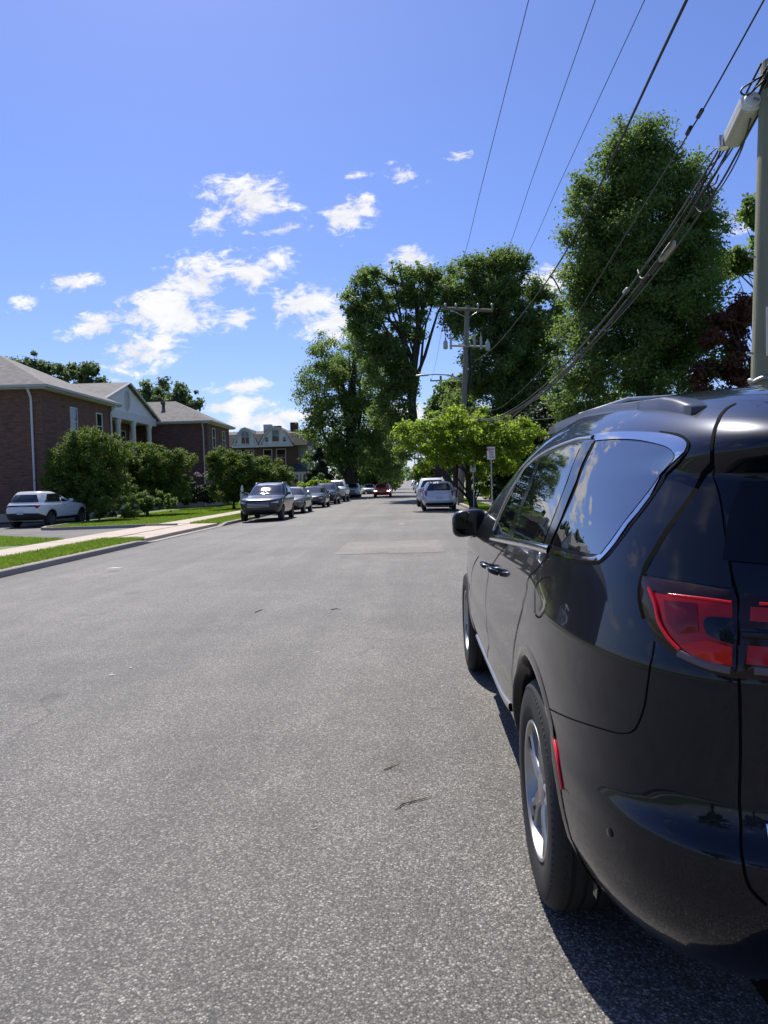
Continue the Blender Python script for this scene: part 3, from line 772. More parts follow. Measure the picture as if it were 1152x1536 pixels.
# -- high brake lamp under the tailgate lip
bl = van_patch([(.002, 1.575), (.16, 1.573), (.16, 1.552), (.002, 1.552)], .003, step=.02); bl.build('brake_lamp', M_LRED, van, 180)
# -- chrome sill moulding, handles, reflectors, sensor
sill = dens(tz([(711.5, 957), (718, 974), (727, 994), (740, 1018), (754, 1041), (767, 1061)]), 8)
both_strip('chrome_sill_moulding', sill, .036, M_SATIN, .001, raise_=.011)
refl = dens(tz([(830, 1104), (835, 1126), (839.5, 1155), (844, 1184)]), 8)
both_strip('side_reflector', refl, .013, M_LRED2, .002, raise_=.004)
t_, z_ = on_van(915, 1249)
sn = MB(); c0 = van_S(t_, z_); n0 = van_N(t_, z_)
for sx in (-1, 1):
    s_ = MB(); s_.tube([c0 - n0 * .01, c0 + n0 * .002, c0 + n0 * .0035], [.011, .011, .009], 18)
    if sx > 0: s_.v = [(-a, b, c) for a, b, c in s_.v]
    s_.build('parking_sensor', M_VPAINT, van, 40)
def handle(px, py, L=.21):
    t0, z0 = on_van(px, py)
    for sx in (-1, 1):
        h = MB(); pts = []
        for k in range(13):
            u = k / 12; tt = t0 + (u - .5) * L / (2.4); P_ = van_S(tt, z0 + .006 * math.sin(u * PI)); N_ = van_N(tt, z0)
            pts.append(P_ + N_ * (.006 + .034 * min(1, 5 * u, 5 * (1 - u))))
        h.tube(pts, [.010] + [.0125] * 11 + [.010], 10)
        if sx > 0: h.v = [(-a, b, c) for a, b, c in h.v]
        h.build('door_handle', M_VPAINT, van, 60)
handle(746, 858, .15); handle(735, 850, .16)
# -- roof rails and aerial
for sx in (-1, 1):
    r = MB(); R_ = []
    for k in range(80):
        u = k / 79; y = -.62 + 2.05 * u
        x = .655 + .03 * math.sin(u * PI) - .02 * u
        # height of the skin there
        zs = np.linspace(1.5, 1.722, 200); w, yr, yf = ring_at(zs); ss = np.clip((Y0R - y) / (Y0R - yr), 0, 1)
        hw = np.where(y < Y0R, w * np.clip(1 - ss ** 2.5, 0, 1) ** .17, w); zt = zs[np.argmin(np.abs(hw - x))]; zt -= .095 * np.clip((.5 - y) / 1.4, 0, 1) ** 1.4 * np.clip((zt - 1.3) / .36, 0, 1)
        lift = .010 * min(1, (u * 9) ** .5, (1 - u) * 6) + .010 * math.exp(-((u - .09) / .07) ** 2)
        wd = .026 if u > .2 else .038
        R_.append([(sx * (x - wd), y, zt - .03), (sx * (x - wd * .9), y, zt + lift * .8), (sx * (x - wd * .4), y, zt + lift), (sx * (x + wd * .4), y, zt + lift * .97), (sx * (x + wd * .9), y, zt + lift * .6), (sx * (x + wd), y, zt - .04)])
    A = np.array(R_); r.add(A.reshape(-1, 3), [(i * 6 + j, (i + 1) * 6 + j, (i + 1) * 6 + j + 1, i * 6 + j + 1) for i in range(79) for j in range(5)] + [tuple(range(6)), tuple(79 * 6 + j for j in range(6))])
    r.build('roof_rail', plain('dark satin rail', (.09, .09, .095), .3, .7), van, 75)
cb = MB(); cb.tube([(-.62, .9, 1.70), (-.4, .9, 1.765), (0, .9, 1.775), (.4, .9, 1.765), (.62, .9, 1.70)], .014, 8); cb.build('roof_crossbar', M_SATIN, van, 60)
fa = MB(); fa.tube([(-.25, 1.05, 1.71), (-.25, .98, 1.80)], [.008, .003], 6); fa.build('roof_aerial', M_BLACK, van, 60)
# -- door mirrors
mc = at(704, 784, 4.78) - VAN_O
for sx in (-1, 1):
    mr = thing('door_mirror', None, None); mr.parent = van; mr.location = (mc[0] if sx < 0 else -mc[0], mc[1], mc[2])
    hd = MB(); P_ = []
    for i in range(33):
        a = 2 * PI * i / 32
        for j in range(15):
            b_ = -PI / 2 + PI * j / 14
            ce = lambda v, p: math.copysign(abs(v) ** p, v)
            x = .112 * ce(math.cos(b_), .55) * ce(math.cos(a), .62); z = .088 * ce(math.cos(b_), .55) * ce(math.sin(a), .62); y = .062 * ce(math.sin(b_), .8)
            z += -.016 * (x / .112) * (1 if z < 0 else .4) * -sx * -1
            x *= 1 - .0 * y
            if y > 0: x *= 1 - 1.6 * y; z *= 1 - 1.6 * y
            P_.append((x, y, z))
    hd.add(P_, [(i * 15 + j, i * 15 + j + 1, (i + 1) * 15 + j + 1, (i + 1) * 15 + j) for i in range(32) for j in range(14)])
    hd.build('mirror_housing', M_VPAINT, mr, 180)
    gl = MB(); ring = [(.094 * math.copysign(abs(math.cos(2 * PI * k / 40)) ** .6, math.cos(2 * PI * k / 40)), .072 * math.copysign(abs(math.sin(2 * PI * k / 40)) ** .6, math.sin(2 * PI * k / 40))) for k in range(40)]
    gl.add([(x, -.0655, z) for x, z in ring] + [(0, -.0665, 0)], [(k, (k + 1) % 40, 40) for k in range(40)]); gl.build('mirror_glass', M_RGLASS, mr, 180)
    st = MB(); inx = -sx
    e = np.array([inx * .19, .02, -.165]) if True else 0
    st.tube([(inx * .03, .015, -.05), (inx * .09, .02, -.1), (inx * .15, .03, -.155), (inx * .20, .035, -.17)], [.038, .04, .042, .04], 12); st.build('mirror_stalk', M_BLACK, mr, 60)
# -- windscreen and front lamps (far side, hidden from here)
WS = [(2.34, 1.585), (2.3, 1.40), (2.32, 1.18), (2.66, 1.14), (2.999, 1.12), (2.999, 1.40), (2.999, 1.60), (2.66, 1.60)]
both('windscreen', WS, M_VGLASS, .004, step=.04)
both('headlamp', [(2.36, .86), (2.62, .80), (2.64, .72), (2.40, .76)], M_LCLR, .004, step=.03)
# -- chrome letters low on the liftgate
tx = bpy.data.curves.new('letters', 'FONT'); tx.body = 'PACIFICA'; tx.size = .043; tx.extrude = .003; tx.space_character = 1.25
to = bpy.data.objects.new('letters_tmp', tx); COL.objects.link(to); bpy.context.view_layer.update()
lm = bpy.data.meshes.new_from_object(to.evaluated_get(bpy.context.evaluated_depsgraph_get())); bpy.data.objects.remove(to)
tq, zq_ = on_van(1147, 1257)
base = van_S(tq, zq_)
xs0 = base[0]
vv = np.array([v.co[:] for v in lm.vertices])
zs = zq_ + vv[:, 1]; xs_ = xs0 + vv[:, 0]
# find the skin under each letter point
tgr = np.linspace(0, 1, 1200)
yy = []
for X_, Z_ in zip(xs_, zs):
    S_ = van_S(tgr, np.full_like(tgr, Z_)); yy.append(np.interp(-min(X_, 0), -S_[:, 0], S_[:, 1]))
yy = np.array(yy) - .003 - (vv[:, 2] + .003) * 1.0
nv_ = np.stack([xs_, yy, zs], -1); lm.vertices.foreach_set('co', nv_.astype(np.float32).ravel()); lm.update()
lm.materials.clear(); link_mesh('model_lettering', lm, M_CHROME, van)
# ================================================================== the other cars
class Skin:
    """same ring-built skin as the minivan, for any car (rear axle at y=0, nose towards +y)"""
    def __init__(s, rings, rx=(2.6, .2), fx=(2.6, .24)):
        s.k = np.array(rings, float); s.rc = _curve(rx[0], rx[1], 1.15, 900); s.fc = _curve(fx[0], fx[1], 1.3, 900); s.z0 = s.k[0, 0]; s.z1 = s.k[-1, 0]
    def S(s, t, z):
        t, z = np.broadcast_arrays(np.asarray(t, float), np.asarray(z, float))
        w, yr, yf = [pchip(s.k[:, 0], s.k[:, i], z) for i in (1, 2, 3)]
        L = yf - yr; a0 = yr + np.minimum(1.1, .36 * L); b0 = yf - np.minimum(1.2, .40 * L)
        x = -w.copy(); y = a0 + (b0 - a0) * (np.clip(t, 1, 2) - 1)
        k = 1 - np.clip(t, 0, 1); cx = np.interp(k, s.rc[2], s.rc[0]); cy = np.interp(k, s.rc[2], s.rc[1])
        x = np.where(t < 1, -w * cx, x); y = np.where(t < 1, a0 - (a0 - yr) * cy, y)
        k = np.clip(t - 2, 0, 1); cx = np.interp(k, s.fc[2], s.fc[0]); cy = np.interp(k, s.fc[2], s.fc[1])
        x = np.where(t > 2, -w * cx, x); y = np.where(t > 2, b0 + (yf - b0) * cy, y)
        return np.stack([x, y, z], -1)
    def N(s, t, z):
        e = 2e-3; a = s.S(t + e, z) - s.S(t - e, z); b = s.S(t, z + e) - s.S(t, z - e)
        n = np.cross(b, a); n /= np.linalg.norm(n, axis=-1, keepdims=True) + 1e-12
        o = s.S(t, z) * np.array([1, 1, 0]) - np.array([0, 1.2, 0]); sg = np.sign((n * o).sum(-1, keepdims=True)); sg[sg == 0] = 1
        return n * sg
    def t_y(s, y, z, lo=0.0, hi=3.0):
        tt = np.linspace(lo, hi, 900); return float(np.interp(y, s.S(tt, np.full(900, z))[:, 1], tt))
    def t_x(s, x, z, front):
        tt = np.linspace(2, 3, 600) if front else np.linspace(1, 0, 600); return float(np.interp(-abs(x), s.S(tt, np.full(600, z))[:, 0], tt))
    def patch(s, poly, off, step=.06, mirror=False):
        P = [np.array([a * TS, b]) for a, b in poly]; pts = []
        for i in range(len(P)):
            a, b = P[i], P[(i + 1) % len(P)]; k = max(1, int(np.linalg.norm(b - a) / step)); pts += [a + (b - a) * j / k for j in range(k)]
        nb = len(pts); A = np.array(pts); lo, hi = A.min(0), A.max(0)
        ins = [(x, y) for x in np.arange(lo[0] + step / 2, hi[0], step) for y in np.arange(lo[1] + step / 2, hi[1], step)]
        ins = [p for p in ins if np.min(np.hypot(A[:, 0] - p[0], A[:, 1] - p[1])) > step * .45]
        V, _, F, *_ = delaunay_2d_cdt([Vector(p) for p in pts] + [Vector(p) for p in ins], [], [list(range(nb))], 1, 1e-5)
        V = np.array([tuple(v) for v in V]); Q = s.S(V[:, 0] / TS, V[:, 1]) + s.N(V[:, 0] / TS, V[:, 1]) * off
        if mirror: Q[:, 0] *= -1
        return compact(Q, F)
    def shell(s, nz=44, nt=34):
        zz = np.unique(np.concatenate([np.linspace(s.z0, s.z1 - .12, nz), np.linspace(s.z1 - .12, s.z1, 14)]))
        tt = np.unique(np.concatenate([np.linspace(0, 1, nt), np.linspace(1, 2, 20), np.linspace(2, 3, nt)]))
        T, Z = np.meshgrid(tt, zz, indexing='ij'); L = s.S(T, Z); L[0, :, 0] = 0; L[-1, :, 0] = 0
        F = np.concatenate([L, L[1:-1][::-1] * np.array([-1, 1, 1])], 0); me = grid_mesh('body', F, True, closed_u=True)
        bm = bmesh.new(); bm.from_mesh(me); bm.verts.ensure_lookup_table(); nu, nv = F.shape[:2]
        bm.faces.new([bm.verts[i * nv] for i in range(nu)]); bm.faces.new([bm.verts[i * nv + nv - 1] for i in range(nu)])
        bmesh.ops.recalc_face_normals(bm, faces=bm.faces); bm.to_mesh(me); bm.free(); return me

SUV = [(.30, .80, -.80, 3.42), (.40, .88, -.93, 3.58), (.55, .92, -.97, 3.65), (.75, .93, -.965, 3.65), (.90, .935, -.95, 3.60), (.99, .925, -.94, 3.42), (1.05, .905, -.93, 2.75), (1.12, .885, -.91, 2.28), (1.30, .815, -.82, 1.91), (1.50, .735, -.66, 1.51), (1.60, .67, -.53, 1.24), (1.655, .55, -.36, .80), (1.68, .2, .05, .5)]
SEDAN = [(.24, .78, -.90, 3.42), (.38, .87, -1.02, 3.60), (.52, .90, -1.06, 3.66), (.68, .905, -1.065, 3.65), (.78, .90, -1.05, 3.55), (.87, .89, -1.02, 3.15), (.93, .87, -.95, 2.5), (.99, .85, -.50, 2.10), (1.14, .77, -.08, 1.78), (1.30, .69, .28, 1.44), (1.38, .62, .46, 1.22), (1.425, .5, .60, .88), (1.445, .2, .72, .78)]
WAGON = [(.22, .76, -.78, 3.30), (.36, .83, -.90, 3.44), (.50, .855, -.95, 3.50), (.68, .86, -.93, 3.48), (.80, .855, -.86, 3.36), (.90, .84, -.83, 2.9), (.97, .82, -.80, 2.25), (1.10, .77, -.74, 1.88), (1.28, .68, -.62, 1.42), (1.38, .61, -.52, 1.1), (1.43, .5, -.40, .9), (1.45, .2, -.05, .6)]
CROSS = [(.30, .80, -.80, 3.42), (.40, .88, -.93, 3.58), (.55, .92, -.98, 3.65), (.75, .935, -.99, 3.64), (.90, .935, -.97, 3.55), (.99, .915, -.93, 3.30), (1.06, .885, -.86, 2.65), (1.13, .86, -.80, 2.28), (1.30, .78, -.66, 1.80), (1.45, .71, -.50, 1.32), (1.54, .65, -.40, .98), (1.60, .54, -.30, .70), (1.625, .2, .05, .4)]
PICKUP = [(.42, .86, -1.05, 3.95), (.55, .96, -1.15, 4.45), (.75, .99, -1.18, 4.50), (1.0, 1.0, -1.18, 4.48), (1.15, .995, -1.17, 4.38), (1.24, .97, -1.15, 3.4), (1.27, .94, -.6, 2.95), (1.30, .92, 1.0, 2.85), (1.5, .86, 1.08, 2.55), (1.72, .79, 1.2, 2.15), (1.82, .72, 1.3, 1.95), (1.87, .55, 1.4, 1.8), (1.89, .2, 1.5, 1.7)]
WHEELS = {'SUV': (2.70, .345, .36), 'CROSS': (2.70, .35, .37), 'SEDAN': (2.72, .325, .34), 'WAGON': (2.62, .305, .32), 'PICKUP': (3.5, .39, .41)}
M_HEAD, _nt, _b = new_mat('headlamp glass'); _b.inputs['Base Color'].default_value = (.72, .74, .78, 1); _b.inputs['Roughness'].default_value = .25; _b.inputs['Metallic'].default_value = 0; _b.inputs['Coat Weight'].default_value = 1
M_LIT, _nt, _b = new_mat('lit headlamp'); _b.inputs['Base Color'].default_value = (.9, .85, .75, 1); _b.inputs['Emission Color'].default_value = (1, .93, .8, 1); _b.inputs['Emission Strength'].default_value = 14
M_CGLASS, _nt, _b = new_mat('car glass'); _b.inputs['Base Color'].default_value = (.012, .015, .016, 1); _b.inputs['Roughness'].default_value = .03; _b.inputs['IOR'].default_value = 1.75
M_PLATE = plain('car plate', (.55, .57, .62), .5)
M_GRILLE = plain('dark grille', (.015, .015, .016), .4)
def paint(name, col, fl=.15): return glossy_paint(name, col, fl, .35)
P_DARK = paint('charcoal black paint', (.006, .007, .009)); P_TAUPE = paint('taupe paint', (.16, .14, .115), .5); P_CHAR = paint('dark grey paint', (.03, .032, .036), .5)
P_NAVY = paint('navy paint', (.012, .02, .04), .4); P_WHITE = paint('white car paint', (.74, .75, .76), 0); P_SILV = paint('silver paint', (.60, .61, .63), .25); P_RED = paint('red car paint', (.95, .05, .02), 0); P_CREAM = paint('pale silver paint', (.55, .55, .52), .3)

PROTO = {}
def car(design, label, loc, rotz, col, group=None, cat='car', lit=False, roofrack=False, rimdark=False, chrome_grille=False, plate=True):
    key = design, lit, roofrack, rimdark, chrome_grille
    if key in PROTO:
        o = copy_tree(PROTO[key]); o['label'] = label; o['category'] = cat
        if group: o['group'] = group
        elif 'group' in o: del o['group']
        o.location = loc; o.rotation_euler = (0, 0, rotz)
        for ch in o.children:
            if ch.name.split('.')[0] in ('body', 'mirror'): ch.material_slots[0].link = 'OBJECT'; ch.material_slots[0].material = col
        return o
    root = thing('parked_car' if not lit else 'moving_car', label, cat, loc, rotz, group)
    rings = {'SUV': SUV, 'SEDAN': SEDAN, 'WAGON': WAGON, 'PICKUP': PICKUP, 'CROSS': CROSS}[design]; sk = Skin(rings); wb, wr, ar = WHEELS[design]
    b = link_mesh('body', sk.shell(), [col, M_SEAM])
    ct = MB()
    for y0 in (0, wb):
        for sx in (-1, 1): ct.prism([(y0 + (ar + .03) * math.cos(2 * PI * k / 36), wr + (ar + .03) * math.sin(2 * PI * k / 36)) for k in range(36)], 'x', *((-1.3, -.56) if sx < 0 else (.56, 1.3)))
    cu_ = ct.build('arch_cutter', M_SEAM); mo = b.modifiers.new('a', 'BOOLEAN'); mo.object = cu_; mo.operation = 'DIFFERENCE'; mo.solver = 'EXACT'
    try: mo.material_mode = 'TRANSFER'
    except Exception: pass
    me = bpy.data.meshes.new_from_object(b.evaluated_get(bpy.context.evaluated_depsgraph_get())); b.modifiers.clear(); b.data = me; b.parent = root; bpy.data.objects.remove(cu_)
    me.polygons.foreach_set('use_smooth', [True] * len(me.polygons)); me.set_sharp_from_angle(angle=math.radians(35))
    zk = {k: rings[k][0] for k in range(len(rings))}
    zb, zr = {'CROSS': (1.09, 1.50), 'SUV': (1.10, 1.57), 'SEDAN': (.97, 1.375), 'WAGON': (.955, 1.375), 'PICKUP': (1.33, 1.80)}[design]
    def P2(name, pts, mat, off=.004):       # pts as (kind, value, z)
        poly = [(sk.t_y(v, z) if kd == 'y' else sk.t_x(v, z, kd == 'f'), z) for kd, v, z in pts]
        for mi in (False, True): sk.patch(poly, off, mirror=mi).build(name, mat, root, 180)
    def span(name, pts, mat, off=.005, step=.05):    # patch across the middle: half polygons mirrored and joined
        poly = [(sk.t_x(v, z, kd == 'f'), z) for kd, v, z in pts]
        m = sk.patch(poly, off, step); m2 = sk.patch(poly, off, step, mirror=True); m.add(m2.v, m2.f)
        me2 = m.mesh(name, 180); bm = bmesh.new(); bm.from_mesh(me2); bmesh.ops.remove_doubles(bm, verts=bm.verts, dist=.004); bmesh.ops.recalc_face_normals(bm, faces=bm.faces); bm.to_mesh(me2); bm.free()
        link_mesh(name, me2, mat, root)
    def wid(z, f): return float(pchip(sk.k[:, 0], sk.k[:, 1], z)) * f
    def yf(z): return float(pchip(sk.k[:, 0], sk.k[:, 3], z))
    def yr(z): return float(pchip(sk.k[:, 0], sk.k[:, 2], z))
    zc = zb + .02
    span('windscreen', [('f', 0.001, zr), ('f', wid(zr, .80), zr - .02), ('f', wid((zb + zr) / 2, .82), (zb + zr) / 2), ('f', wid(zc, .86), zc), ('f', 0.001, zc - .01)], M_CGLASS)
    zrb = zb + (.04 if design != 'PICKUP' else .04)
    span('rear_window', [('r', 0.001, zr - .03), ('r', wid(zr, .74), zr - .04), ('r', wid(zrb, .80), zrb), ('r', 0.001, zrb)], M_CGLASS)
    # side glass
    ya, yb_ = yf(zc) - .72, yf(zr) - .50
    ymid = wb * .36 if design != 'PICKUP' else 1.75
    yra = yr(zb) + (.42 if design in ('SUV', 'WAGON', 'CROSS') else .62 if design == 'SEDAN' else .28); yrb = yr(zr) + (.45 if design in ('SUV', 'WAGON', 'CROSS') else .28 if design == 'SEDAN' else .22)
    P2('front_door_window', [('y', ya, zc), ('y', yb_, zr - .01), ('y', ymid + .05, zr), ('y', ymid + .06, zc)], M_CGLASS)
    if design == 'PICKUP': P2('rear_door_window', [('y', ymid - .03, zc), ('y', ymid - .03, zr), ('y', yrb, zr - .01), ('y', yra, zc)], M_CGLASS)
    else:
        P2('rear_door_window', [('y', ymid - .03, zc), ('y', ymid - .03, zr), ('y', yrb, zr - .02), ('y', yra, zc + .01)], M_CGLASS)
    # nose
    hz = {'CROSS': .82, 'SUV': .84, 'SEDAN': .68, 'WAGON': .70, 'PICKUP': 1.02}[design]
    P2('headlamp', [('f', wid(hz, .52), hz - .02), ('f', wid(hz, .90), hz + .055), ('y', yf(hz) - .42, hz + .07), ('y', yf(hz) - .30, hz - .02), ('f', wid(hz, .86), hz - .055)], M_LIT if lit else M_HEAD, .006)
    gh = {'CROSS': (.60, .86, .50), 'SUV': (.60, .86, .50), 'SEDAN': (.50, .66, .48), 'WAGON': (.5, .66, .45), 'PICKUP': (.78, 1.10, .60)}[design]
    span('grille', [('f', .001, gh[1]), ('f', gh[2], gh[1]), ('f', gh[2] - .06, gh[0]), ('f', .001, gh[0])], M_GRILLE, .005)
    for q in range(4 if chrome_grille else 2):
        z = gh[0] + (gh[1] - gh[0]) * (q + .8) / (4.6 if chrome_grille else 2.4)
        span('grille_bar', [('f', .001, z + .008), ('f', gh[2] - .03, z + .008), ('f', gh[2] - .035, z - .008), ('f', .001, z - .008)], M_SATIN, .010, .08)
    lw = {'CROSS': (.40, .52), 'SUV': (.40, .52), 'SEDAN': (.30, .42), 'WAGON': (.30, .42), 'PICKUP': (.52, .68)}[design]
    span('bumper_intake', [('f', .001, lw[1]), ('f', wid(lw[1], .62), lw[1]), ('f', wid(lw[0], .7), lw[0]), ('f', .001, lw[0])], M_GRILLE, .005)
    # tail
    tzl = {'CROSS': (.86, 1.0), 'SUV': (.86, 1.06), 'SEDAN': (.72, .88), 'WAGON': (.74, 1.0), 'PICKUP': (.85, 1.15)}[design]
    P2('tail_lamp', [('r', wid(tzl[0], .66 if design != 'PICKUP' else .85), tzl[1] - .03), ('r', wid(tzl[1], .9), tzl[1]), ('y', yr(tzl[1]) + .25, tzl[1] - .01), ('y', yr(tzl[0]) + .14, tzl[0]), ('r', wid(tzl[0], .72 if design != 'PICKUP' else .86), tzl[0])], M_LRED, .007)
    span('licence_plate', [('r', .001, .74 if design != 'PICKUP' else .7), ('r', .15, .74 if design != 'PICKUP' else .7), ('r', .15, .60), ('r', .001, .60)], M_PLATE, .012, .08)
    span('rear_bumper_trim', [('r', .001, lw[1] - .02), ('r', wid(.5, .78), lw[1] - .02), ('r', wid(.5, .8), lw[0] - .04), ('r', .001, lw[0] - .04)], M_BLACK, .006)
    if design == 'CROSS':
        span('rear_cladding', [('r', .001, .66), ('r', wid(.6, .80), .64), ('r', wid(.5, .93), .56), ('r', wid(.4, .95), .34), ('r', .001, .34)], M_BLACK, .009)
        span('garnish_band', [('r', .001, 1.0), ('r', wid(.95, .72), 1.0), ('r', wid(.95, .72), .93), ('r', .001, .95)], M_GBLACK, .006)
        for y0 in (0, wb):
            ang = [math.radians(-4 + 188 * k / 24) for k in range(25)]
            P2('arch_cladding', [('y', y0 + .455 * math.cos(a), max(.315, wr + .455 * math.sin(a))) for a in ang] + [('y', y0 + .402 * math.cos(a), max(.315, wr + .402 * math.sin(a))) for a in ang[::-1]], M_BLACK, .008)
        P2('sill_cladding', [('y', .47, .31), ('y', .47, .44), ('y', wb - .47, .44), ('y', wb - .47, .31)], M_BLACK, .009)
    for sx in (-1, 1):
        m_ = MB(); yy = ya - .02; xx = wid(zb, 1.0) + .09; m_.bbox(sx * xx - .085, sx * xx + .085, yy - .05, yy + .06, zb + .02, zb + .15, .03)
        m_.tube([(sx * (xx - .2), yy, zb + .02), (sx * (xx - .04), yy, zb + .06)], .025, 6); m_.build('mirror', [col], root, 50)
        for yd in (ymid + .16, max(.3, ymid - .75)):
            h = MB(); t0 = sk.t_y(yd, zb - .12); p0 = sk.S(t0, zb - .12) * np.array([-sx, 1, 1]); h.bbox(p0[0] - .02, p0[0] + .02, yd - .09, yd + .09, zb - .135, zb - .105, .008); h.build('door_handle', M_SATIN, root)
        if roofrack:
            r = MB(); xr = wid(zr, .86); r.tube([(sx * xr, yr(zr) + .4, zr + .06), (sx * xr, yr(zr) + .55, zr + .115), (sx * xr, yf(zr) - .5, zr + .115), (sx * xr, yf(zr) - .3, zr + .05)], .02, 6); r.build('roof_rail', M_SATIN, root, 60)
        for y0 in (0, wb): spoke_wheel(root, (sx * (wid(.55, 1) - .115), y0, wr), sx, wr, .21, wr * .66, (M_TYRE, M_RIMD if rimdark else M_RIM, M_RIMD), 5, False, .3)
    PROTO[key] = root
    return root
GL = 'cars parked along the left kerb'; GR = 'cars parked along the right kerb'; GF = 'distant cars parked down the street'
def gz(x, y): return zroad(x) + rise(y)
car('SUV', 'charcoal SUV facing the viewer, first in the left kerb row, beside the lawn sign', (-6.45, 34.75, gz(-6.45, 33)), PI, P_DARK, GL, 'car', chrome_grille=True, roofrack=True, rimdark=True)
car('SEDAN', 'taupe sedan parked directly behind the charcoal SUV at the left kerb', (-6.55, 42.2, gz(-6.55, 40)), PI, P_TAUPE, GL)
car('SEDAN', 'dark grey sedan between the taupe sedan and the navy SUV', (-6.5, 51.2, gz(-6.5, 50)), PI, P_CHAR, GL)
car('SUV', 'navy blue SUV parked in front of the white pickup truck', (-6.5, 58.6, gz(-6.5, 57)), PI, P_NAVY, GL, roofrack=True)
car('PICKUP', 'white pickup truck with dark grille in the left kerb row', (-6.45, 66.2, gz(-6.45, 64)), PI, P_CREAM, GL, 'pickup truck')
car('SUV', 'white SUV parked alone beyond the pickup truck, front facing the viewer', (-6.5, 84.5, gz(-6.5, 82)), PI, P_WHITE, GL, roofrack=True, rimdark=True)
car('WAGON', 'silver wagon with red tail lamps seen from behind, nearest of the right kerb row', (1.42, 37.2, gz(1.4, 37)), 0, P_SILV, GR)
car('SUV', 'white SUV parked just in front of the silver wagon on the right', (1.30, 43.6, gz(1.3, 43)), 0, P_WHITE, GR, rimdark=True, roofrack=True)
car('SUV', 'black SUV parked ahead of the white SUV on the right side', (1.45, 62, gz(1.4, 62)), 0, P_DARK, GR, rimdark=True, roofrack=True)
car('SEDAN', 'red sedan with headlights on driving toward the viewer', (-2.85, 78.3, gz(-2.8, 78) + .0), PI, P_RED, None, lit=True)
car('CROSS', 'white crossover with black lower trim parked on the driveway by the brick building', (-17.15, 33.0, zdrive(-17, 33) + .0), -.06, P_WHITE, None, rimdark=True)
# farther down the street
car('SUV', 'dark SUV driving some way behind the red sedan', (-3.4, 168, gz(-3.4, 168)), PI, P_DARK, None, lit=False, rimdark=True)
far = [('SEDAN', 'small pale car at the left kerb just behind the red sedan', -5.9, 108, PI, P_WHITE), ('SUV', 'pale silver SUV to the left of the distant dark SUV', -5.8, 160, PI, P_SILV), ('SEDAN', 'tiny white car far down the left side, past the dark SUV', -5.6, 235, PI, P_WHITE),
       ('SEDAN', 'dark sedan on the right, second beyond the black SUV', 1.5, 96, 0, P_CHAR), ('SEDAN', 'silver sedan on the right just beyond the black SUV', 1.5, 76, 0, P_SILV), ('SUV', 'tiny pale SUV far down the right side of the street', 1.4, 130, 0, P_CREAM), ('SEDAN', 'tiny white sedan farthest down the right kerb', 1.2, 190, 0, P_WHITE)]
for d, lb, x, y, rz, c in far: car(d, lb, (x, y, gz(x, y)), rz, c, GF, **({'rimdark': True} if d == 'SUV' else {}))
# black lower cladding on the crossover
# ================================================================== buildings on the left
def brick_mat(name, a, b_, mortar, scale=1.0):
    m, nt, b = new_mat(name); co = objco(nt)
    g = nt.nodes.new('ShaderNodeNewGeometry'); sn = nd(nt, 'ShaderNodeSeparateXYZ'); nt.links.new(g.outputs['Normal'], sn.inputs[0])
    sx = mth(nt, 'GREATER_THAN', mth(nt, 'ABSOLUTE', sn.outputs[0]), 0.6)
    sp = nd(nt, 'ShaderNodeSeparateXYZ'); nt.links.new(co, sp.inputs[0])
    u = mth(nt, 'ADD', mth(nt, 'MULTIPLY', sp.outputs[1], sx), mth(nt, 'MULTIPLY', sp.outputs[0], mth(nt, 'SUBTRACT', 1.0, sx)))
    cv = nd(nt, 'ShaderNodeCombineXYZ'); nt.links.new(u, cv.inputs[0]); nt.links.new(sp.outputs[2], cv.inputs[1])
    br = nd(nt, 'ShaderNodeTexBrick', i_Scale=scale, i_Mortar_Size=0.008, i_Brick_Width=0.215, i_Row_Height=0.075, i_Bias=-0.1)
    br.inputs['Color1'].default_value = rgb(a); br.inputs['Color2'].default_value = rgb(b_); br.inputs['Mortar'].default_value = rgb(mortar)
    nt.links.new(cv.outputs[0], br.inputs['Vector'])
    # long uneven courses: soot and pale bricks
    mp = nd(nt, 'ShaderNodeMapping'); nt.links.new(cv.outputs[0], mp.inputs[0]); mp.inputs[3].default_value = (1.6, 9.0, 1)
    c = mixc(nt, br.outputs['Color'], ramp(nt, [(0.3, 0.55), (0.6, 1.15), (0.8, 1.5)], noise(nt, 1.0, 5, .65, mp.outputs[0])), 1.0, 'MULTIPLY')
    nt.links.new(c, b.inputs['Base Color']); b.inputs['Roughness'].default_value = .85
    bump(nt, b, br.outputs['Fac'], -.4, .01)
    return m
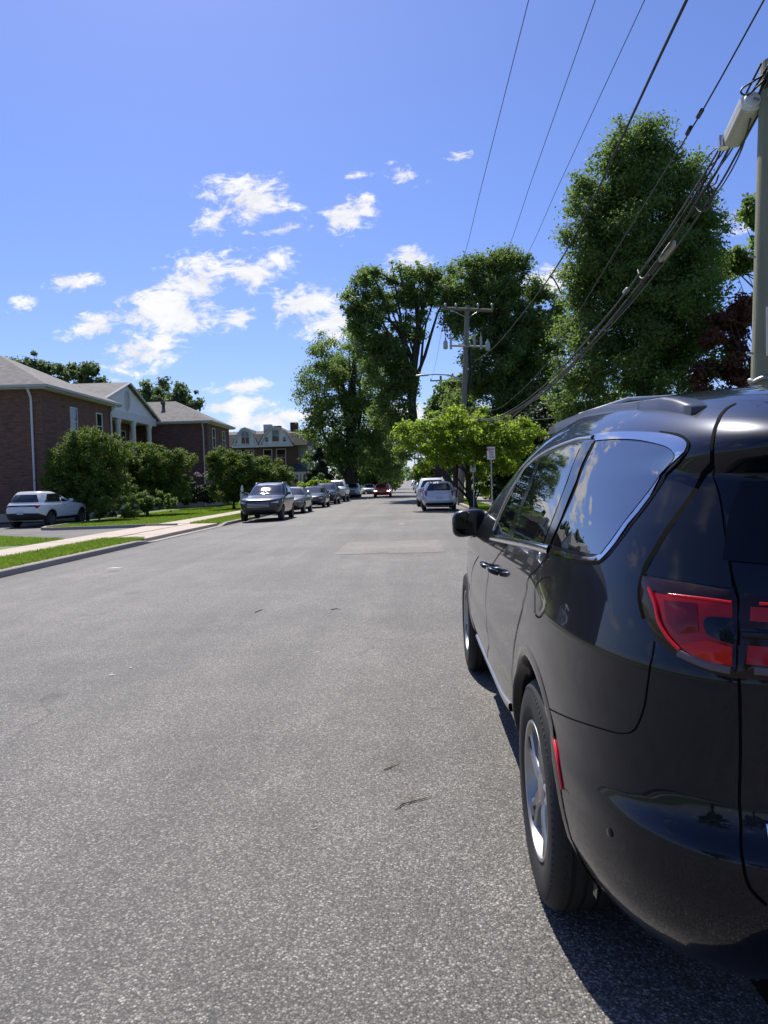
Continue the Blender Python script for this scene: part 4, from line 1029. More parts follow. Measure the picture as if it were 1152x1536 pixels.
def row_mat(name, col, row, var=.25, rough=.85, h=.5, tabs=0):
    """horizontal rows (shingles, clapboards): a height wave every row metres"""
    m, nt, b = new_mat(name); co = objco(nt); sp = nd(nt, 'ShaderNodeSeparateXYZ'); nt.links.new(co, sp.inputs[0])
    fr = mth(nt, 'FRACT', mth(nt, 'DIVIDE', sp.outputs[2], row))
    n = noise(nt, 3.0, 6, .65, co); n2 = noise(nt, 22, 4, .7, co)
    c = mixc(nt, [x * (1 - var) for x in col], [min(1, x * (1 + var)) for x in col], mth(nt, 'ADD', mth(nt, 'MULTIPLY', n, .5), mth(nt, 'MULTIPLY', n2, .5)))
    if tabs:
        cv = nd(nt, 'ShaderNodeCombineXYZ'); nt.links.new(mth(nt, 'ADD', sp.outputs[0], sp.outputs[1]), cv.inputs[0]); nt.links.new(sp.outputs[2], cv.inputs[1])
        br = nd(nt, 'ShaderNodeTexBrick', i_Scale=1.0, i_Mortar_Size=.012, i_Brick_Width=tabs, i_Row_Height=row * 1.5); nt.links.new(cv.outputs[0], br.inputs['Vector'])
        br.inputs['Color1'].default_value = (.68, .68, .68, 1); br.inputs['Color2'].default_value = (1.3, 1.28, 1.25, 1); br.inputs['Mortar'].default_value = (.55, .55, .55, 1)
        c = mixc(nt, c, br.outputs['Color'], 1.0, 'MULTIPLY')
    nt.links.new(c, b.inputs['Base Color']); b.inputs['Roughness'].default_value = rough
    bump(nt, b, fr, -h, row * .25); return m
M_BRICK = brick_mat('red brown brick', (.215, .09, .056), (.14, .06, .043), (.17, .13, .105))
M_BRICK2 = brick_mat('dark brick', (.17, .075, .055), (.115, .054, .043), (.15, .115, .10))
M_SHING = row_mat('grey asphalt shingles', (.15, .14, .135), .06, .35, tabs=.35)
M_SHINGD = row_mat('dark shingles', (.075, .07, .07), .09, .35, tabs=.4)
M_SIDING = row_mat('white clapboard', (.82, .82, .82), .16, .06, .6, .8)
M_TRIM = plain('white painted trim', (.70, .69, .67), .55, 0, .1, 4)
M_GUTTER = plain('beige gutter paint', (.50, .46, .42), .5, 0, .1, 4)
M_WIN = M_CGLASS
M_CURT = plain('curtain behind glass', (.42, .40, .37), .9, 0, .3, 5)

def hip_roof(mb, x0, x1, y0, y1, z, apex_x0, apex_x1, zr, over=.45, th=.16):
    """hip roof with the ridge along x between apex_x0 and apex_x1"""
    ym = (y0 + y1) / 2; X0, X1, Y0, Y1 = x0 - over, x1 + over, y0 - over, y1 + over
    c = [(X0, Y0, z), (X1, Y0, z), (X1, Y1, z), (X0, Y1, z)]; r = [(apex_x0, ym, zr), (apex_x1, ym, zr)]
    mb.add(c + r, [(0, 1, 5, 4), (2, 3, 4, 5), (1, 2, 5), (3, 0, 4)])
    return X0, X1, Y0, Y1
def gutter_ring(parent, X0, X1, Y0, Y1, z, mat):
    g = MB()
    g.bbox(X0 - .06, X1 + .06, Y0 - .07, Y0 + .05, z - .17, z - .01, .02); g.bbox(X0 - .06, X1 + .06, Y1 - .05, Y1 + .07, z - .17, z - .01, .02)
    g.bbox(X1 - .05, X1 + .07, Y0 + .052, Y1 - .052, z - .165, z - .013, .02); g.bbox(X0 - .07, X0 + .05, Y0 + .052, Y1 - .052, z - .165, z - .013, .02)
    g.build('gutter', mat, parent)
    s = MB(); s.box(X0 + .052, X1 - .052, Y0 + .052, Y1 - .052, z - .22, z - .18); s.build('soffit', M_TRIM, parent)
def window_x(parent, X, yc, zc, w, h, panes=2):
    """window in a wall that faces +x"""
    f = MB()
    f.box(X - .06, X + .045, yc - w / 2 - .07, yc - w / 2, zc - h / 2 - .07, zc + h / 2 + .07); f.box(X - .06, X + .045, yc + w / 2, yc + w / 2 + .07, zc - h / 2 - .07, zc + h / 2 + .07)
    f.box(X - .06, X + .043, yc - w / 2, yc + w / 2, zc + h / 2, zc + h / 2 + .07); f.box(X - .06, X + .03, yc - w / 2, yc + w / 2, zc - .025, zc + .025)
    o = f.build('window', M_TRIM, parent)
    g = MB(); g.box(X - .04, X + .008, yc - w / 2 + .002, yc + w / 2 - .002, zc + .027, zc + h / 2 - .002); g.box(X - .04, X + .004, yc - w / 2 + .002, yc + w / 2 - .002, zc - h / 2 - .002, zc - .027); g.build('pane', M_WIN, o)
    s = MB(); s.bbox(X - .06, X + .10, yc - w / 2 - .1, yc + w / 2 + .1, zc - h / 2 - .15, zc - h / 2 - .072, .01); s.build('sill', M_TRIM, o)
def window_y(parent, Y, xc, zc, w, h, name='window'):
    f = MB()
    f.box(xc - w / 2 - .08, xc - w / 2, Y - .045, Y + .06, zc - h / 2 - .08, zc + h / 2 + .08); f.box(xc + w / 2, xc + w / 2 + .08, Y - .045, Y + .06, zc - h / 2 - .08, zc + h / 2 + .08)
    f.box(xc - w / 2, xc + w / 2, Y - .043, Y + .06, zc + h / 2, zc + h / 2 + .08); f.box(xc - w / 2, xc + w / 2, Y - .043, Y + .06, zc - h / 2 - .08, zc - h / 2); f.box(xc - w / 2, xc + w / 2, Y - .03, Y + .06, zc - .02, zc + .02)
    o = f.build(name, M_TRIM, parent)
    g = MB(); g.box(xc - w / 2 + .002, xc + w / 2 - .002, Y - .01, Y + .04, zc - h / 2 + .002, zc - .022); g.box(xc - w / 2 + .002, xc + w / 2 - .002, Y - .008, Y + .04, zc + .022, zc + h / 2 - .002); g.build('pane', M_WIN, o)
def downspout(parent, x, y, ztop, zbot, dirn, mat=None):
    """dirn: wall normal the pipe hangs on"""
    d = np.array(dirn, float); p = np.array([x, y, 0.]); m = MB()
    pts = [p + d * .42 + [0, 0, ztop], p + d * .36 + [0, 0, ztop - .14], p + d * .09 + [0, 0, ztop - .5], p + d * .07 + [0, 0, ztop - .7], p + d * .07 + [0, 0, zbot + .2], p + d * .22 + [0, 0, zbot + .04]]
    m.tube(pts, .062, 8); m.build('downspout', mat or M_TRIM, parent, 50)

# near block: hip end towards the street
ZG = -.15
b1 = thing('apartment_block', 'nearest brick apartment block with grey hip roof, behind the white crossover', 'building', (-22, 43, 0))
def loc(o): return np.array(o.location)
def place(mb, o):
    l = o.location; mb.v = [(x - l[0], y - l[1], z - l[2]) for x, y, z in mb.v]; return mb
_MB0 = MB
class PMB(MB):
    """world metres in, thing's own metres out"""
    def build(s, name, mat, parent=None, smooth=None):
        if parent is not None:
            o = parent
            while o is not None:
                l = o.location; s.v = [(x - l[0], y - l[1], z - l[2]) for x, y, z in s.v]; o = o.parent
        return _MB0.build(s, name, mat, parent, smooth)
MB = PMB
EV1 = 7.08
X1 = -19.2
wl = MB(); wl.box(-38, X1, 38.4, 47.6, -.6, EV1 - .2); wl.build('wall', M_BRICK, b1)
bs = MB(); bs.box(-38.03, X1 + .035, 38.365, 47.635, -.6, .35); bs.build('foundation', M_CONC, b1)
rf = MB(); ex = hip_roof(rf, -38, X1, 38.4, 47.6, EV1, -33, -24.0, 9.62); rf.build('roof', M_SHING, b1)
gutter_ring(b1, *ex, EV1, M_GUTTER)
for yc in (42.0, 45.5): window_x(b1, X1, yc, 5.45, .75, 1.5)
for yc in (42.0, 45.5): window_x(b1, X1, yc, 2.4, .75, 1.5)
downspout(b1, -19.75, 38.4, EV1 - .12, -.1, (0, -1, 0)); downspout(b1, X1, 47.2, EV1 - .12, -.1, (1, 0, 0))
vp = MB(); vp.tube([(-27.0, 45, 8.9), (-27.0, 45, 10.05)], .1, 10); vp.tube([(-27, 45, 10.05), (-27, 45, 10.2)], .16, 10); vp.build('roof_vent', M_SHINGD, b1, 50)

# entrance wing with the white pediment
b2 = thing('entrance_wing', 'entrance wing with white clapboard pediment and tall white columns between the brick blocks', 'building', (-24, 53.9, 0))
XP = -20.6; Y0, Y1 = 48.1, 59.7; ZE = 6.55
wl = MB(); wl.box(-36, XP - 1.6, 47.65, 59.95, -.5, ZE + .6); wl.build('wall', M_BRICK, b2)
gb = MB(); gb.prism([(Y0, ZE + .62), (Y1, ZE + .62), ((Y0 + Y1) / 2, 9.15)], 'x', XP - .3, XP); gb.build('pediment', M_SIDING, b2)
en = MB(); en.bbox(XP - .42, XP + .10, Y0 - .1, Y1 + .1, ZE, ZE + .6, .02); en.build('entablature', M_TRIM, b2)
pt = MB(); pt.box(-22.2, XP - .43, Y0, Y1, ZE + .1, ZE + .2); pt.build('porch_ceiling', M_TRIM, b2)
rf = MB(); ym = (Y0 + Y1) / 2; zr_ = 9.35; o_ = .25
def slab(a, b, c, d, t=.12): return [a, b, c, d] + [(p[0], p[1], p[2] - t) for p in (a, b, c, d)]
bx = [(0, 1, 2, 3), (7, 6, 5, 4), (0, 4, 5, 1), (1, 5, 6, 2), (2, 6, 7, 3), (3, 7, 4, 0)]
rf.add(slab((XP + o_, Y0 - .5, ZE + .52), (XP + o_, ym, zr_), (-38, ym, zr_), (-38, Y0 - .5, ZE + .52)), bx)
rf.add(slab((XP + o_, Y1 + .5, ZE + .52), (XP + o_, ym + .001, zr_), (-38, ym + .001, zr_), (-38, Y1 + .5, ZE + .52)), bx); rf.build('roof', M_SHING, b2)
rk = MB()
for sgn in (-1, 1):
    ya = Y0 - .5 if sgn < 0 else Y1 + .5
    rk.tube([(XP + .29, ya, ZE + .50), (XP + .29, ym, zr_ - .05)], .085, 4)
rk.build('rake_trim', M_TRIM, b2)
ov = MB(); rg = []
for k in range(28):
    a = 2 * PI * k / 28; rg.append((XP + .05, ym + .42 * math.cos(a), 8.0 + .68 * math.sin(a)))
ov.tube(rg + [rg[0]], .06, 6, caps=False); ov.build('oval_frame', M_TRIM, b2, 60)
op = MB(); op.add([(XP + .012, y, z) for _, y, z in rg], [tuple(range(28))]); op.build('oval_louvre', M_GUTTER, b2)
for yc in (49.4, 52.3, 55.2, 58.6):
    c = MB(); c.lathe([(.27, .1), (.27, .3), (.225, .36), (.22, 3), (.19, ZE - .35), (.235, ZE - .28), (.235, ZE - .14), (.27, ZE - .14), (.27, ZE)], (XP - .12, yc, 0), 'z', 20); c.build('column', M_TRIM, b2, 40)
for yc, zc in ((50.5, 5.2), (56.9, 5.2), (50.5, 2.2), (56.9, 2.2)): window_x(b2, XP - 1.6, yc, zc, .95, 1.6)
dr = MB(); dr.box(XP - 1.62, XP - 1.55, 53.2, 54.6, 0, 2.3); dr.box(XP - 1.56, XP - 1.53, 53.28, 53.86, .1, 2.2); dr.box(XP - 1.56, XP - 1.53, 53.94, 54.52, .1, 2.2); dr.build('door', M_TRIM, b2)
st = MB(); st.box(XP - 1.6, XP + .5, Y0 + .2, Y1 - .2, -.3, .1); st.build('porch_step', M_CONC, b2)
downspout(b2, XP - 1.5, 58.0, ZE, 0, (1, 0, 0))

# far block
b3 = thing('apartment_block', 'farther brick apartment block with hip roof and vent, right of the white columns', 'building', (-20, 64, 0))
EV3 = 6.98; X3 = -16.5
wl = MB(); wl.box(-36, X3, 60.45, 67.7, -.5, EV3 - .2); wl.build('wall', M_BRICK2, b3)
bs = MB(); bs.box(-36.03, X3 + .035, 60.415, 67.735, -.5, .35); bs.build('foundation', M_CONC, b3)
rf = MB(); ex = hip_roof(rf, -36, X3, 60.45, 67.7, EV3, -32, -20.2, 9.05); rf.build('roof', M_SHING, b3)
gutter_ring(b3, *ex, EV3, M_GUTTER)
for yc in (62.3, 65.6): window_x(b3, X3, yc, 5.65, .8, 1.5); window_x(b3, X3, yc, 2.4, .8, 1.5)
downspout(b3, -16.85, 60.45, EV3 - .12, -.1, (0, -1, 0), M_GUTTER)
vp = MB(); vp.tube([(-20.8, 62.6, 7.9), (-20.8, 62.6, 8.75)], .13, 10); vp.tube([(-20.8, 62.6, 8.7), (-20.8, 62.4, 8.85)], .19, 10); vp.build('roof_vent', M_SHINGD, b3, 50)

# twin house with two gambrel gables
b4 = thing('twin_house', 'old twin house with two grey gambrel gables, dark roof and white porch', 'house', (-17, 92, 0))
YH = 88.0
def hx(px): return float(at(px, 690, YH)[0])
def hz_(px, py): return float(at(px, py, YH)[2])
xL, xR = hx(345), hx(455)
ze = 6.25
wl = MB(); wl.box(xL - 4, hx(446), YH, YH + 12, -.3, ze); wl.build('wall', M_BRICK2, b4)
by = MB(); by.bbox(hx(444), hx(461), YH + .6, YH + 6, 2.7, ze + .1, .1); by.build('corner_bay', plain('grey clapboard', (.32, .33, .34), .7, 0, .12, 3), b4)
rf = MB(); zt = hz_(420, 642)
rf.prism([(YH - .35, ze), (YH + 1.2, zt - .55), (YH + 4.0, zt), (YH + 8, zt), (YH + 10.8, zt - .55), (YH + 12.35, ze)], 'x', xL - 4.3, hx(462)); rf.build('roof', M_SHINGD, b4)
M_GABLE = plain('grey painted gable boards', (.76, .75, .71), .7, 0, .1, 3)
def gambrel(xa, xb, zb, zpk, yf, arched, label):
    xm = (xa + xb) / 2; h = zpk - zb; W_ = (xb - xa) / 2
    prof = [(xa, zb), (xm - W_ * .62, zb + h * .62), (xm - W_ * .30, zb + h * .92), (xm, zpk), (xm + W_ * .30, zb + h * .92), (xm + W_ * .62, zb + h * .62), (xb, zb)]
    g = MB(); g.prism(prof, 'y', yf, yf + 3.5); o = g.build('gable', M_GABLE, b4)
    t = MB(); t.tube([(x, yf - .12, z + .04) for x, z in prof], .13, 6); t.build('gable_trim', M_TRIM, o)
    # roof skin over the gable
    r = MB(); pr = [(xm + (x - xm) * 1.09, z + .16) for x, z in prof]
    r.add([(x, yf - .25, z) for x, z in pr] + [(x, yf + 4.2, z) for x, z in pr], [(i, i + 1, 7 + i + 1, 7 + i) for i in range(6)]); r.build('gable_roof', M_SHINGD, o)
    e = MB(); e.bbox(xa - .2, xb + .2, yf - .3, yf + .02, zb - .26, zb - .02, .03); e.build('cornice', M_TRIM, o)
    zc = zb + h * .46
    if arched:
        a = MB(); rg = [(xm - .5, zc - .75)] + [(xm - .5 * math.cos(PI * k / 10), zc + .35 + .5 * math.sin(PI * k / 10)) for k in range(11)] + [(xm + .5, zc - .75)]
        a.prism(rg, 'y', yf - .05, yf - .01); a.build('arched_pane', M_WIN, o)
        f = MB(); f.tube([(x, yf - .08, z) for x, z in rg] + [(rg[0][0], yf - .08, rg[0][1])], .06, 6); f.tube([(xm, yf - .07, zc - .75), (xm, yf - .07, zc + .85)], .035, 4); f.tube([(xm - .5, yf - .07, zc + .1), (xm + .5, yf - .07, zc + .1)], .035, 4); f.build('arched_window', M_TRIM, o)
    else: window_y(o, yf, xm, zc + .1, .8, 1.35)
    for s in (-1, 1): window_y(o, yf, xm + s * (1.15 if arched else 1.05), zc - .35, .34, .5)
# parts parented to a gable take world metres too
gambrel(hx(353), hx(388), 6.35, hz_(370, 643.5), YH - .5, True, '')
gambrel(hx(393), hx(440), 6.35, hz_(417, 641.5), YH - .9, False, '')
window_y(b4, YH, hx(402), 5.0, .9, 1.6); window_y(b4, YH, hx(422), 4.85, 1.0, 1.9); window_y(b4, YH, hx(372), 5.3, 1.4, 1.0); window_y(b4, YH, hx(362), 5.3, .9, 1.0)
for px, hh, ww, mt in ((395, .75, .5, M_TRIM), (411, .55, .35, M_BRICK2), (436, .9, .45, M_BRICK2)):
    c = MB(); c.bbox(hx(px) - ww, hx(px) + ww, YH + 3.2, YH + 4.2, zt - .4, zt + hh, .03); c.build('chimney', mt, b4)
# porch: hipped roof on white posts with a rail
xp0, xp1 = hx(424), hx(464)
pr = MB(); pr.add([(xp0 - .3, YH - 2.4, 3.05), (xp1 + .3, YH - 2.4, 3.05), (xp1 + .3, YH + 3, 3.05), (xp0 - .3, YH - .01, 3.05), (xp0 + .6, YH - .01, 3.95), (xp1 - 1.2, YH - .01, 3.95), (xp1 - 1.2, YH + 3, 3.95)], [(0, 1, 5, 4), (1, 2, 6, 5), (0, 4, 3)]); pr.build('porch_roof', M_SHINGD, b4)
pf = MB(); pf.bbox(xp0 - .25, xp1 + .25, YH - 2.36, YH - 2.1, 2.72, 3.04, .02); pf.bbox(xp1 - .02, xp1 + .24, YH - 2.09, YH + 3, 2.72, 3.035, .02); pf.build('porch_beam', M_TRIM, b4)
for px in (425, 437, 452, 456.5, 463):
    p = MB(); p.bbox(hx(px) - .12, hx(px) + .12, YH - 2.33, YH - 2.12, .3, 2.719, .02); p.build('porch_post', M_TRIM, b4)
fl = MB(); fl.box(xp0 - .2, xp1 + .2, YH - 2.35, YH - .01, -.4, .3); fl.build('porch_floor', M_TRIM, b4)
rl = MB(); rl.box(xp0, xp1, YH - 2.27, YH - 2.2, 1.15, 1.22)
for k in range(40): x_ = xp0 + (xp1 - xp0) * (k + .5) / 40; rl.box(x_ - .02, x_ + .02, YH - 2.26, YH - 2.21, .32, 1.148)
rl.build('porch_railing', M_TRIM, b4)
wr = MB(); wr.tube([(hx(446.5) + .42 * math.cos(a), YH - 2.42, 1.95 + .42 * math.sin(a)) for a in np.linspace(0, 2 * PI, 20)], .11, 8, caps=False)
tag(wr.build('wreath', plain('faded wreath', (.45, .45, .38), .9, 0, .4, 12), None, 60), 'pale round wreath hanging at the porch of the twin house', 'wreath')
window_y(b4, YH, hx(434), 1.5, .9, 1.5); window_y(b4, YH, hx(455), 1.5, 1.2, 1.5)

# white lawn sign with a lantern-like finial
p0 = at(367.5, 752, 34.0)
ls = thing('lawn_sign', 'small white sign board on a post at the lawn edge beside the charcoal SUV', 'sign', (float(p0[0]), 34.0, 0.0))
s = MB(); s.bbox(p0[0] - .21, p0[0] + .21, 33.98, 34.02, .62, 1.12, .008); s.build('board', M_TRIM, ls)
s = MB(); s.tube([(p0[0] - .19, 34.04, 0), (p0[0] - .19, 34.04, 1.2)], .022, 8); s.tube([(p0[0] + .19, 34.04, 0), (p0[0] + .19, 34.04, 1.12)], .018, 8); s.build('post', M_TRIM, ls, 60)
s = MB(); s.lathe([(0, 1.2), (.05, 1.22), (.075, 1.32), (.05, 1.42), (.02, 1.5), (0, 1.52)], (p0[0] - .12, 34.04, 0), 'z', 14); s.build('finial', M_TRIM, ls, 60)
s = MB()
for q in range(5): s.box(p0[0] - .15, p0[0] + (.15 if q % 2 else .1), 33.976, 33.981, 1.03 - q * .075, 1.055 - q * .075)
s.build('faint_lettering', plain('faded sign ink', (.30, .32, .36), .7), ls)
MB = _MB0
# ================================================================== trees and shrubs
def leaf_mesh(name, centers, radii, n_leaf, size, flat=.75, up=.45, seed=0, aspect=1.7):
    """many small leaf faces scattered round clump centres; each leaf is its own island"""
    r = np.random.default_rng(seed); C = np.asarray(centers, float); Rr = np.asarray(radii, float)
    wgt = Rr ** 2; wgt = wgt / wgt.sum(); idx = r.choice(len(C), n_leaf, p=wgt)
    d = r.normal(0, 1, (n_leaf, 3)); d /= np.linalg.norm(d, axis=1, keepdims=True)
    rad = np.minimum(np.abs(r.normal(0, .5, n_leaf)) + r.uniform(0, .45, n_leaf), r.uniform(.9, 1.2, n_leaf))
    p = C[idx] + d * (Rr[idx] * rad)[:, None] * np.array([1, 1, flat])
    nrm = d * .6 + r.normal(0, .65, (n_leaf, 3)) + np.array([0, 0, up]); nrm /= np.linalg.norm(nrm, axis=1, keepdims=True)
    a = r.normal(0, 1, (n_leaf, 3)); a -= nrm * (a * nrm).sum(1, keepdims=True); a /= np.linalg.norm(a, axis=1, keepdims=True)
    b = np.cross(nrm, a); s = size * r.uniform(.55, 1.3, n_leaf)[:, None]
    V = np.stack([p - a * s * aspect / 2, p + b * s * .5 + a * s * .1 - nrm * s * .08, p + a * s * aspect / 2, p - b * s * .5 + a * s * .1 - nrm * s * .08], 1)
    return quads(name, V.reshape(-1, 3), np.arange(n_leaf * 4).reshape(-1, 4))

def clumps_in(blobs, per_m2, rmin, rmax, seed, inner=.25, tips=.16):
    """clump centres over the outer shell (and some inside) of ellipsoid blobs: (x,y,z,rx,ry,rz)"""
    r = np.random.default_rng(seed); C = []; R_ = []
    for (x, y, z, a, b, c) in blobs:
        n = max(4, int(per_m2 * 4 * PI * ((a * b + a * c + b * c) / 3)))
        d = r.normal(0, 1, (n, 3)); d /= np.linalg.norm(d, axis=1, keepdims=True)
        k = np.where(r.random(n) < inner, r.uniform(.2, .75, n), r.uniform(.74, 1.0, n))[:, None]
        C.append(np.array([x, y, z]) + d * k * np.array([a, b, c])); R_.append(r.uniform(rmin, rmax, n))
    C = np.concatenate(C); R_ = np.concatenate(R_)
    # stray sprays outside the main masses give an uneven outline
    for (x, y, z, a, b, c) in blobs:
        n = max(2, int(tips * per_m2 * 4 * PI * ((a * b + a * c + b * c) / 3))); d = r.normal(0, 1, (n, 3)); d[:, 2] += .25; d /= np.linalg.norm(d, axis=1, keepdims=True)
        k = r.uniform(1.0, 1.12, n)[:, None]; C = np.concatenate([C, np.array([x, y, z]) + d * k * np.array([a, b, c])]); R_ = np.concatenate([R_, r.uniform(rmin * .45, rmin * .95, n)])
    return C, R_

def bark(name, col):
    m, nt, b = new_mat(name); co = objco(nt); mp = nd(nt, 'ShaderNodeMapping'); nt.links.new(co, mp.inputs[0]); mp.inputs[3].default_value = (9, 9, 1.6)
    n = noise(nt, 1.0, 7, .65, mp.outputs[0], .4)
    nt.links.new(mixc(nt, [x * .45 for x in col], [x * 1.4 for x in col], n), b.inputs['Base Color']); b.inputs['Roughness'].default_value = .9; bump(nt, b, n, .9, .05); return m
M_BARK = bark('grey brown bark', (.10, .085, .07)); M_BARKD = bark('dark bark', (.055, .047, .04))
L_DEEP = leaf_mat('deep green leaves', (.085, .13, .042), (.24, .36, .08), .45)
L_MID = leaf_mat('mid green leaves', (.095, .145, .048), (.27, .40, .09), .46)
L_LIGHT = leaf_mat('yellow green leaves', (.125, .19, .03), (.40, .56, .06), .5)
L_SHRUB = leaf_mat('shrub leaves', (.085, .135, .028), (.26, .38, .05), .26)
L_PURPLE = leaf_mat('dark red leaves', (.10, .048, .038), (.28, .095, .06), .35)
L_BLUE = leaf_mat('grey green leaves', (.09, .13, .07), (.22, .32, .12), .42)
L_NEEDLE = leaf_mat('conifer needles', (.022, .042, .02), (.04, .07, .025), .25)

def blob(px, py, rpx, rpy, d, depth=None):
    p = at(px, py, d); return (p[0], d, p[2], rpx / FPX * d, (depth if depth else rpx / FPX * d), rpy / FPX * d)

def limb(mb, a, b, r0, r1, rng, n=7, wob=.08):
    a = np.array(a, float); b = np.array(b, float); L = np.linalg.norm(b - a); pts = []; rs = []
    for i in range(n):
        t = i / (n - 1); p = a + (b - a) * t; p[2] += math.sin(t * PI) * L * .06
        p += rng.normal(0, wob * L * .25, 3) * (0 < i < n - 1) * .5; pts.append(p); rs.append(r0 + (r1 - r0) * t ** .8)
    mb.tube(pts, rs, 9 if r0 > .08 else 5)
def tree(name, label, base, path, r0, blobs, lm, n_leaf, leaf, bk=None, group=None, cat='tree', per=.42, rc=(.5, 1.0), limbs=14, seed=1, inner=.25, flat=.75, fork=None, up=.45, trunk_name='trunk'):
    """base: point on the ground; path: trunk points above it (relative); blobs in world metres"""
    rng = np.random.default_rng(seed); base = np.array(base, float)
    root = thing(name, label, cat, tuple(base), 0, group)
    bl = [tuple(np.array(q[:3]) - base) + tuple(q[3:]) for q in blobs]
    C, R_ = clumps_in(bl, per, rc[0], rc[1], seed, inner)
    keep = C[:, 2] > .15; C, R_ = C[keep], R_[keep]
    link_mesh('crown', leaf_mesh('crown', C, R_, n_leaf, leaf, flat, up, seed), lm, root)
    if path is not None:
        t = MB(); P = [np.array([0, 0, -.25])] + [np.array(q, float) for q in path]; m = len(P)
        rs = [r0 * 1.5] + [r0 * (1 - .72 * i / (m - 1)) for i in range(m - 1)]
        t.tube(P, rs, 14)
        for _ in range(limbs):
            i = rng.integers(max(1, m // 2 - 1 if m < 6 else int(m * .62)), m); s_ = P[i - 1] + (P[i] - P[i - 1]) * rng.random()
            c = C[rng.integers(len(C))]
            if c[2] < s_[2] + .2: c = C[np.argmax(C[:, 2] + rng.normal(0, 3, len(C)))]
            rr = max(.02, r0 * .34 * rng.uniform(.6, 1.2)); limb(t, s_, c, rr, rr * .22, rng)
        t.build(trunk_name, bk or M_BARK, root, 60)
    return root
def gy(x, y):
    if KL < x < KR: return gz(x, y)
    return zlawn(x, y)

# --- right side
b = at(962, 800, 30); bx_ = 9.4
tree('tall_oval_tree', 'tall dense oval tree rising behind the minivan and the wires', (bx_, 30, gy(bx_, 30)), [(0, 0, 2), (.1, 0, 5), (.1, .1, 9), (0, 0, 13)], .32,
     [blob(962, 560, 118, 95, 30), blob(960, 420, 80, 150, 30), blob(915, 430, 62, 110, 30), blob(1010, 430, 62, 120, 30), blob(940, 240, 44, 54, 30), blob(905, 288, 42, 60, 30), blob(884, 410, 42, 70, 30), blob(990, 225, 36, 40, 30), blob(1045, 300, 34, 60, 30), blob(965, 455, 112, 95, 30), blob(948, 365, 92, 90, 30), blob(945, 275, 62, 68, 30), blob(955, 225, 34, 42, 30), blob(1040, 420, 50, 90, 30), blob(1022, 260, 34, 40, 30), blob(1008, 310, 52, 60, 30), blob(1052, 515, 48, 66, 30), blob(880, 520, 48, 80, 30), blob(880, 340, 36, 50, 30), blob(870, 600, 46, 50, 30), blob(895, 640, 60, 40, 30), blob(1060, 330, 26, 38, 30)],
     L_DEEP, 200000, .078, M_BARKD, per=1.3, rc=(.45, .8), seed=3, limbs=12, inner=.35)
bx_ = 15.9
tree('leaning_tree', 'thin-crowned tree showing at the right edge behind the wooden pole', (bx_, 32, gy(bx_, 32)), [(0, 0, 3), (-.1, 0, 6), (-.1, 0, 9), (0, 0, 12)], .17,
     [blob(1128, 320, 20, 22, 32), blob(1118, 372, 30, 22, 32), blob(1100, 408, 30, 16, 32), blob(1140, 440, 26, 40, 32), blob(1160, 350, 30, 50, 32)], L_MID, 6500, .13, M_BARK, per=.35, rc=(.3, .6), seed=5, limbs=22)
bx_ = 12.6
tree('purple_leaf_tree', 'dark red-leaved tree between the tall oval tree and the wooden pole', (bx_, 27, gy(bx_, 27)), [(0, 0, 1.5), (.1, 0, 3), (.1, 0, 5)], .16,
     [blob(1098, 520, 46, 62, 27), blob(1118, 480, 28, 30, 27), blob(1085, 575, 40, 40, 27), blob(1120, 575, 36, 60, 27), blob(1090, 500, 30, 30, 27)], L_PURPLE, 16000, .10, M_BARKD, per=.6, rc=(.25, .5), seed=6, limbs=18)
bx_ = 7.2
tree('maple_tree', 'big dark round tree behind the utility pole, right of the street', (bx_, 60, gy(bx_, 60)), [(0, 0, 3), (.2, 0, 6), (.2, 0, 10), (0, 0, 14)], .5,
     [blob(752, 440, 58, 58, 60), blob(715, 430, 46, 44, 60), blob(690, 470, 36, 34, 60), blob(800, 500, 50, 60, 60), blob(760, 540, 72, 60, 60), blob(735, 600, 60, 46, 60), blob(800, 600, 56, 60, 60), blob(770, 410, 30, 30, 60), blob(818, 470, 26, 36, 60), blob(780, 650, 60, 40, 60)],
     L_DEEP, 115000, .15, M_BARKD, per=.45, rc=(.7, 1.3), seed=8, limbs=18)
# leaning street tree whose crown hangs over the road
bx_ = 3.55
t0 = np.array([bx_, 62, gy(bx_, 62)])
def rel(px, py, d, b): return tuple(at(px, py, d) - b)
tree('leaning_street_tree', 'tall street tree leaning left over the road, bare trunk below an airy crown', t0, [rel(665, 715, 62, t0), rel(650, 690, 62, t0), rel(634, 665, 62, t0), rel(620, 630, 62, t0), rel(616, 585, 62, t0), rel(622, 545, 62, t0), rel(628, 490, 62, t0), rel(624, 440, 62, t0)], .52,
     [blob(562, 440, 40, 36, 62), blob(600, 425, 44, 30, 62), blob(632, 440, 30, 40, 62), blob(575, 490, 42, 34, 62), blob(612, 480, 26, 40, 62), blob(590, 535, 34, 34, 62), blob(600, 570, 24, 22, 62), blob(545, 470, 26, 26, 62), blob(655, 425, 24, 18, 62), blob(640, 640, 20, 26, 62), blob(600, 660, 26, 30, 62), blob(655, 440, 28, 26, 62), blob(668, 420, 22, 20, 62), blob(598, 590, 34, 40, 62), blob(585, 625, 30, 40, 62), blob(560, 540, 30, 30, 62), blob(538, 445, 26, 30, 62), blob(550, 510, 34, 34, 62), blob(584, 560, 36, 36, 62)],
     L_MID, 60000, .14, M_BARKD, per=.42, rc=(.5, 1.0), seed=9, limbs=26, inner=.15)
bx_ = 3.35
t0 = np.array([bx_, 38.5, gy(bx_, 38.5)])
